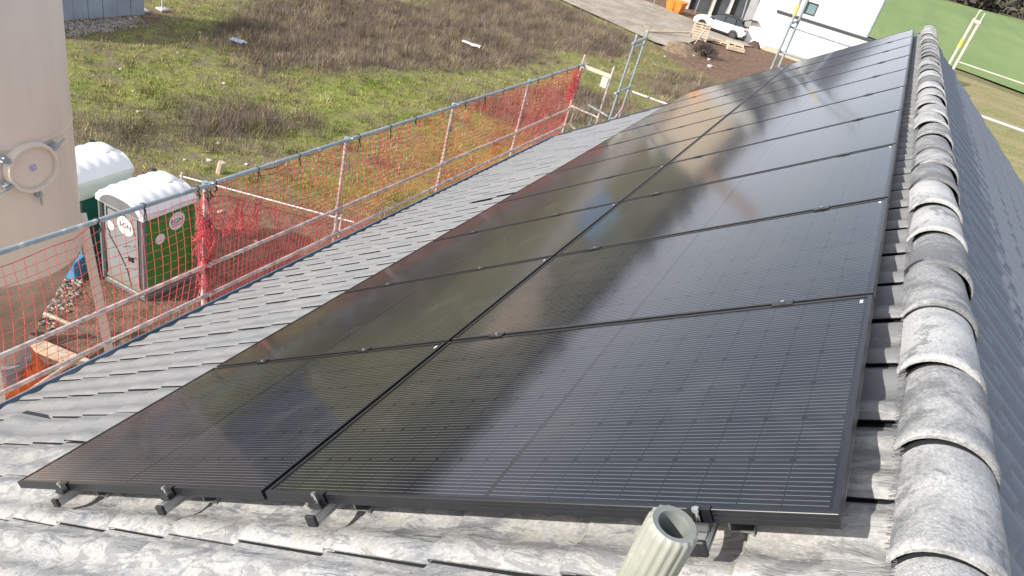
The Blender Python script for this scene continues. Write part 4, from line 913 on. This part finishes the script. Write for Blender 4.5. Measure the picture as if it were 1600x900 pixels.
# ------------------------------------------------------------------ SHELL BUILDING with scaffold, skip
e = empty('shell_building', M=T(-13.6, 71, GZ) @ RZ(.10), label='grey unfinished building with dark openings behind the car', cat='building')
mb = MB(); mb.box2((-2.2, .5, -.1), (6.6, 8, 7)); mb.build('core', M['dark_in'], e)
for x0, x1, mt in ((-2.3, -.9, 'concrete_light'), (1.0, 1.35, 'concrete_light'), (2.6, 2.9, 'concrete_light'), (4.3, 6.7, 'grey_wall')):
    mb = MB(); mb.box2((x0, 0, -.1), (x1, .499, 7)); mb.build('pier', M[mt], e)
for x0, x1 in ((-.9, 1.0), (1.35, 2.6), (2.9, 4.3)): mb = MB(); mb.box2((x0, .02, 2.9), (x1, .48, 3.25)); mb.build('lintel', M['grey_wall'], e)
mb = MB(); mb.box2((5.2, -.06, 2.0), (6.2, -.005, 3.2)); mb.build('window', M['win'], e)
e2 = empty('cream_building', M=T(-19, 73, GZ) @ RZ(.10), label='cream building behind the orange skip at the top edge', cat='building')
mb = MB(); mb.box2((-4.5, 0, -.1), (3.0, 7, 6)); mb.build('wall', M['plinth'], e2); mb = MB(); mb.box2((-4.7, -.2, 6.0), (3.2, 7.2, 6.25)); mb.build('roof_edge', M['anthracite'], e2)
for i, (x_, y_) in enumerate(((-17.62, 60.9), (-15.14, 61.3))):
    e = empty('fence_post_frame', (x_, y_, GZ), label=('leftmost' if i == 0 else 'right-hand') + ' grey scaffold tube standing by the dirt road', cat='scaffold'); mb = MB(); mb.tube((0, 0, 0), (.05, 0, 4.5), .045, 8); mb.build('tube', M['galv'], e, 60); mb = MB(); mb.bbox((-.35, -.15, 0), (.35, .15, .12), .02); mb.build('foot', M['concrete_light'], e)
for i, (x_, y_, tl) in enumerate(((-13.5, 69.9, .02), (-10.9, 70.0, .1), (-9.2, 70.2, -.1), (-8.4, 70.4, .15))):
    mb = MB(); mb.tube((0, 0, 0), (tl * 6, 0, 6), .05, 8); mb.build('prop', M['galv'], None, 60, T(x_, y_, GZ), label='%s steel prop leaning against the unfinished building' % ('first', 'second', 'third', 'fourth')[i], cat='prop', group='steel props at the building')
e = empty('skip_container', M=T(-14.6, 66.6, GZ) @ RZ(-.1), label='orange steel skip beside the dirt road', cat='skip')
mb = MB(); vv = [(-.62, -.5, .1), (.62, -.5, .1), (.62, .5, .1), (-.62, .5, .1), (-.82, -.62, 1.0), (.82, -.62, 1.0), (.82, .62, 1.0), (-.82, .62, 1.0), (-.74, -.54, .95), (.74, -.54, .95), (.74, .54, .95), (-.74, .54, .95), (-.6, -.45, .2), (.6, -.45, .2), (.6, .45, .2), (-.6, .45, .2)]
mb.add(vv, [(3, 2, 1, 0)] + [(k + i, k + (i + 1) % 4, k + 4 + (i + 1) % 4, k + 4 + i) for k in (0, 4, 8) for i in range(4)] + [(12, 13, 14, 15)]); mb.build('bin', M['orange'], e)
mb = MB(); mb.box2((-.84, -.64, .98), (.84, -.60, 1.05)); mb.box2((-.84, .60, .98), (.84, .64, 1.05)); mb.box2((-.03, -.66, .15), (.03, -.585, .98)); mb.build('rim', M['orange'], e)
mb = MB(); mb.box2((-.6, -.4, 0), (-.45, .4, .1)); mb.box2((.45, -.4, 0), (.6, .4, .1)); mb.build('runner', M['dark_in'], e)

# ------------------------------------------------------------------ CAR
def car(loc, rz):
    e = empty('parked_car', M=T(*loc) @ RZ(rz), label='white sport utility car with black roof and open tailgate by the garage', cat='car')
    # stations along x (front at -x): x, half width, sill z, belt z, hood/belt top
    st = [(-2.28, .62, .45, .70), (-2.20, .80, .36, .84), (-1.9, .88, .32, .98), (-1.2, .92, .30, 1.06), (-.9, .93, .28, 1.09), (0, .93, .27, 1.12), (1.1, .93, .28, 1.15), (1.8, .92, .32, 1.16), (2.15, .87, .38, 1.12), (2.28, .80, .48, 1.0)]
    mb = MB(); rows = []
    for x_, w, z0, z1 in st:
        m = (z0 + z1) / 2; rows.append([(x_, -w * .85, z0), (x_, -w, z0 + .08), (x_, -w * 1.0, m), (x_, -w * .97, z1 - .07), (x_, -w * .86, z1), (x_, 0, z1 + .025), (x_, w * .86, z1), (x_, w * .97, z1 - .07), (x_, w, m), (x_, w, z0 + .08), (x_, w * .85, z0), (x_, 0, z0)])
    n = 12; vv = [p for r in rows for p in r]; fs = [(k * n + i, k * n + (i + 1) % n, (k + 1) * n + (i + 1) % n, (k + 1) * n + i) for k in range(len(rows) - 1) for i in range(n)] + [tuple(range(n)), tuple(reversed(range((len(rows) - 1) * n, len(rows) * n)))]
    mb.add(vv, fs); mb.build('body', M['car_white'], e, 40)
    mb = MB(); rows = []
    for x_, w, zt_ in ((-1.05, .80, 1.10), (-.35, .74, 1.52), (.2, .70, 1.62), (1.0, .69, 1.61), (1.6, .68, 1.54), (2.1, .72, 1.16)):
        rows.append([(x_ + (0 if zt_ > 1.2 else 0), -.86, 1.08), (x_, -w, zt_ - .03), (x_, -w * .8, zt_), (x_, w * .8, zt_), (x_, w, zt_ - .03), (x_, .86, 1.08)])
    mb.grid(rows); gh_ = mb.build('cabin_glass', M['car_glass'], e, 35)
    mb = MB(); rows = []
    for x_, w, zt_ in ((-.38, .745, 1.52), (.2, .71, 1.635), (1.0, .70, 1.625), (1.72, .69, 1.54)):
        rows.append([(x_, -w, zt_ - .04), (x_, -w * .85, zt_ + .005), (x_, 0, zt_ + .02), (x_, w * .85, zt_ + .005), (x_, w, zt_ - .04)])
    mb.grid(rows); mb.build('roof', M['car_black'], e, 60)
    for s in (-1, 1):
        for x_, xt in ((.32, .32), (1.28, 1.2)): mb = MB(); mb.tube((x_, s * .872, 1.10), (xt, s * .735, 1.57), .035, 4); mb.build('pillar', M['car_black'], e)
        for x_ in (-1.38, 1.36):
            w_ = put('wheel', None, e, T(x_, s * .86, .35))
            mb = MB(); R9 = Matrix.Rotation(math.pi / 2, 3, 'X'); pr_ = MB().lathe([(.22, -.11), (.33, -.11), (.355, -.08), (.355, .08), (.33, .11), (.22, .11)], n=24); mb.add([R9 @ Vector(q) for q in pr_.v], pr_.f); mb.build('tyre', M['tyre'], w_, 50)
            mb = MB(); pr_ = MB().lathe([(.23, -.09), (.2, -.10), (.06, -.09), (0, -.1)], n=20); pr2 = MB().lathe([(.23, .09), (.2, .10), (.06, .09), (0, .1)], n=20); mb.add([R9 @ Vector(q) for q in pr_.v], pr_.f); mb.add([R9 @ Vector(q) for q in pr2.v], pr2.f); mb.build('rim', M['rim'], w_, 50)
            mb = MB(); a_ = [math.pi * i / 10 for i in range(11)]; mb.path([(x_ + .41 * math.cos(a), s * .925, .35 + .41 * math.sin(a)) for a in a_], .04, 5); mb.build('wheel_arch', M['car_black'], e, 60)
        mb = MB(); mb.bbox((-1.0, s * .94 - .02, .26), (1.0, s * .94 + .02, .42), .01); mb.build('sill', M['car_black'], e)
        mb = MB(); mb.bbox((-2.17, s * .66 - .14, .74), (-1.98, s * .66 + .16, .86), .02); mb.build('headlight', M['car_glass'], e)
        mb = MB(); mb.bbox((2.1, s * .72 - .18, .92), (2.29, s * .72 + .13, 1.04), .02); mb.build('tail_light', M['red_lens'], e)
        mb = MB(); mb.bbox((-.72, s * 1.0 - .08, 1.06), (-.58, s * 1.0 + .08, 1.2), .02); mb.build('mirror', M['car_black'], e)
    mb = MB(); mb.grid([[(1.72, -.66, 1.60), (1.72, .66, 1.60)], [(2.2, -.66, 1.86), (2.2, .66, 1.86)], [(2.68, -.62, 1.92), (2.68, .62, 1.92)], [(2.85, -.58, 1.85), (2.85, .58, 1.85)]]); mb.grid([[(1.72, -.66, 1.56), (1.72, .66, 1.56)], [(2.2, -.66, 1.80), (2.2, .66, 1.80)], [(2.68, -.62, 1.86), (2.68, .62, 1.86)], [(2.85, -.58, 1.85), (2.85, .58, 1.85)]]); mb.build('tailgate', M['car_black'], e, 40)
    mb = MB(); mb.bbox((2.0, -.85, .4), (2.33, .85, .62), .04); mb.build('rear_bumper', M['car_black'], e)
    mb = MB(); mb.bbox((-2.33, -.55, .45), (-2.2, .55, .72), .03); mb.build('grille', M['car_black'], e)
    return e
car((-9.55, 63.35, GZ), -.02)
mb = MB(); mb.bbox((-.25, -.3, 0), (.25, .3, 1.55), .02); mb.build('cardboard_box', M['cardboard'], None, None, T(-6.75, 63.9, GZ) @ RZ(.2), label='tall cardboard box standing behind the open tailgate', cat='box')
mb = MB(); mb.bbox((-.55, -.4, 0), (.55, .4, .85), .02); mb.build('grey_crate', M['grey_plastic'], None, None, T(-6.55, 64.9, GZ) @ RZ(.2), label='light grey crate between the car and the garage', cat='crate')
mb = MB(); mb.lathe([(.36, 0), (.42, .6), (.4, .95), (.25, 1.12), (0, 1.15)], n=12); mb.build('teal_sack', plain('teal_sheeting', (.20, .45, .42), .5, 0, .2, 5), None, 60, T(-5.85, 63.9, GZ), label='teal wrapped bundle against the garage corner', cat='bundle')
mb = MB(); mb.add([(0, 0, 0), (1.1, .2, 0), (1.2, .9, .0), (.1, .8, 0), (.5, .4, .55), (.9, .6, .5)], [(0, 1, 4), (1, 2, 5), (1, 5, 4), (2, 3, 5), (3, 4, 5), (3, 0, 4)]); mb.build('earth_pile', plain('dark_earth', (.10, .06, .045), .9), None, None, T(-6.9, 62.0, GZ), label='low dark brown earth pile at the garage corner', cat='pile')

# ------------------------------------------------------------------ PALLETS, mound, bush
def pallet(Mx, label, w=1.2, d=1.5, nb=7, group='wooden pallets'):
    e = empty('wooden_pallet', M=Mx, label=label, cat='pallet', group=group)
    bw = d / nb * .55
    for k in range(nb):
        y_ = (k + .5) * d / nb - d / 2
        for z_ in (.005, .135):
            if z_ < .1 and k not in (0, nb // 2, nb - 1): continue
            mb = MB(); mb.box((0, y_, z_ - .0 + .0), (w, bw, .022)); mb.build('board', M['pallet'], e)
    for x_ in (-w / 2 + .06, 0, w / 2 - .06): mb = MB(); mb.box((x_, 0, .07), (.10, d - .01, .105)); mb.build('stringer', M['pallet'], e)
    return e
pallet(T(-9.68, 56.9, GZ + .68) @ RZ(.40) @ Matrix.Rotation(math.radians(80), 4, 'X'), 'wooden pallet propped upright beside the white car', 1.3, 1.3, 7)
pallet(T(-8.2, 58.4, GZ + .14) @ RZ(.25), 'flat wooden pallet on the dirt behind the propped pallet', 1.4, 1.2, 6)
pallet(T(-7.3, 59.6, GZ + .14) @ RZ(.25), 'flat wooden pallet on the dirt nearest the rear wheel of the car', 1.4, 1.2, 6)
mb = MB(); mb.bbox((-.72, -.16, 0), (.72, .16, .28), .02); mb.build('timber_beam', M['pallet'], None, None, T(-6.75, 57.5, GZ + .1) @ RZ(.55), label='short pale beam lying right of the flat pallets', cat='beam')
mb = MB(); mb.tube((0, 0, 0), (.35, .7, 1.45), .05, 6); mb.build('prop_stick', M['timber'], None, 60, T(-9.35, 54.9, GZ), label='thin stick propping up the upright pallet', cat='stick')
mb = MB(); mb.tube((-2.2, -3.9, .05), (0, 0, .35), .07, 6); mb.build('long_pole', M['timber'], None, 60, T(-10.3, 56.3, GZ + .1), label='long thin pole leaning away from the upright pallet', cat='pole')
mb = MB(); rows = []
for j in range(13):
    r_ = 1.15 * (1 - j / 12); rows.append([((r_ * 1.25) * math.cos(2 * math.pi * i / 28) * (1 + .25 * noise.noise((math.cos(2 * math.pi * i / 28) * 2, math.sin(2 * math.pi * i / 28) * 2, j * .3))), r_ * 2.2 * math.sin(2 * math.pi * i / 28) * (1 + .2 * noise.noise((math.cos(2 * math.pi * i / 28) * 2, math.sin(2 * math.pi * i / 28) * 2, 4 + j * .3))), .55 * (1 - (r_ / 1.15) ** 1.6) + .08 * noise.noise((i * .6, j * .6, 1)) - .05) for i in range(29)])
mb.grid(rows); mb.build('sand_mound', M['sand'], None, 60, T(-9.2, 51.2, GZ + .03), label='tan sand mound with dry stalks in front of the upright pallet', cat='mound')
e = empty('dead_bush', (-7.75, 51.7, GZ), label='dark leafless bush right of the sand mound', cat='bush')
mb = MB(); rr = random.Random(2)
for k in range(160):
    a = rr.uniform(0, 6.28); r_ = rr.uniform(.2, 1.0); h_ = rr.uniform(.4, 1.1); mb.path([(0 + .1 * math.cos(a), .1 * math.sin(a), 0), (r_ * .5 * math.cos(a), r_ * .5 * math.sin(a), h_ * .6), (r_ * math.cos(a + .3), r_ * math.sin(a + .3), h_)], .014, 3)
mb.build('twigs', plain('grey_brown_twig', (.09, .07, .065), .9), e)
mb, ms = clumps('x', [(0, 0, .45, .95, .95, .45)], [plain('dead_leaf', (.10, .075, .06), .9)], 3, 220, .07); mb.build('dead_leaves', ms, e)

# ------------------------------------------------------------------ neighbours just past the top of the frame, mirrored in the panels
e = empty('tower_crane', (-23.5, 76, GZ), label='tan lattice crane mast on the far building site', cat='crane')
for sx in (-.45, .45):
    for sy in (-.45, .45): mb = MB(); mb.box((sx, sy, 7), (.13, .13, 14)); mb.build('mast_leg', M['crane'], e)
for k in range(9):
    for s_ in (-1, 1):
        mb = MB(); mb.tube((-.45, s_ * .45, k * 1.5), (.45, s_ * .45, k * 1.5 + 1.5), .05, 5); mb.build('lattice_bar', M['crane'], e); mb = MB(); mb.tube((s_ * .45, -.45, k * 1.5 + 1.5), (s_ * .45, .45, k * 1.5), .05, 5); mb.build('lattice_bar', M['crane'], e)
mb = MB(); mb.bbox((-1.8, -1.8, 0), (1.8, 1.8, .8), .05); mb.build('ballast', M['concrete_light'], e)
e = empty('site_container', M=T(-31, 66, GZ) @ RZ(.5), label='blue site container beyond the top edge of the meadow', cat='container')
mb = MB(); mb.bbox((-2.2, -1.2, .1), (2.2, 1.2, 2.6), .05); mb.build('shell', M['pale_blue'], e)
for k in range(9): mb = MB(); mb.box2((-2.1 + k * .48, -1.24, .2), (-1.9 + k * .48, -1.205, 2.55)); mb.build('corrugation', M['pale_blue'], e)
mb = MB(); rows = []
for j in range(11):
    r_ = 9 * (1 - j / 10); rows.append([(r_ * math.cos(2 * math.pi * i / 24) * (1 + .2 * noise.noise((i * .5, j * .4, 1))), r_ * .7 * math.sin(2 * math.pi * i / 24), 3.6 * (1 - (r_ / 9) ** 1.4)) for i in range(25)])
mb.grid(rows); mb.build('spoil_heap', plain('spoil', (.40, .31, .22), .95, 0, .2, 1), None, 60, T(-49, 69, GZ), label='big tan spoil heap beyond the top left of the meadow', cat='heap')
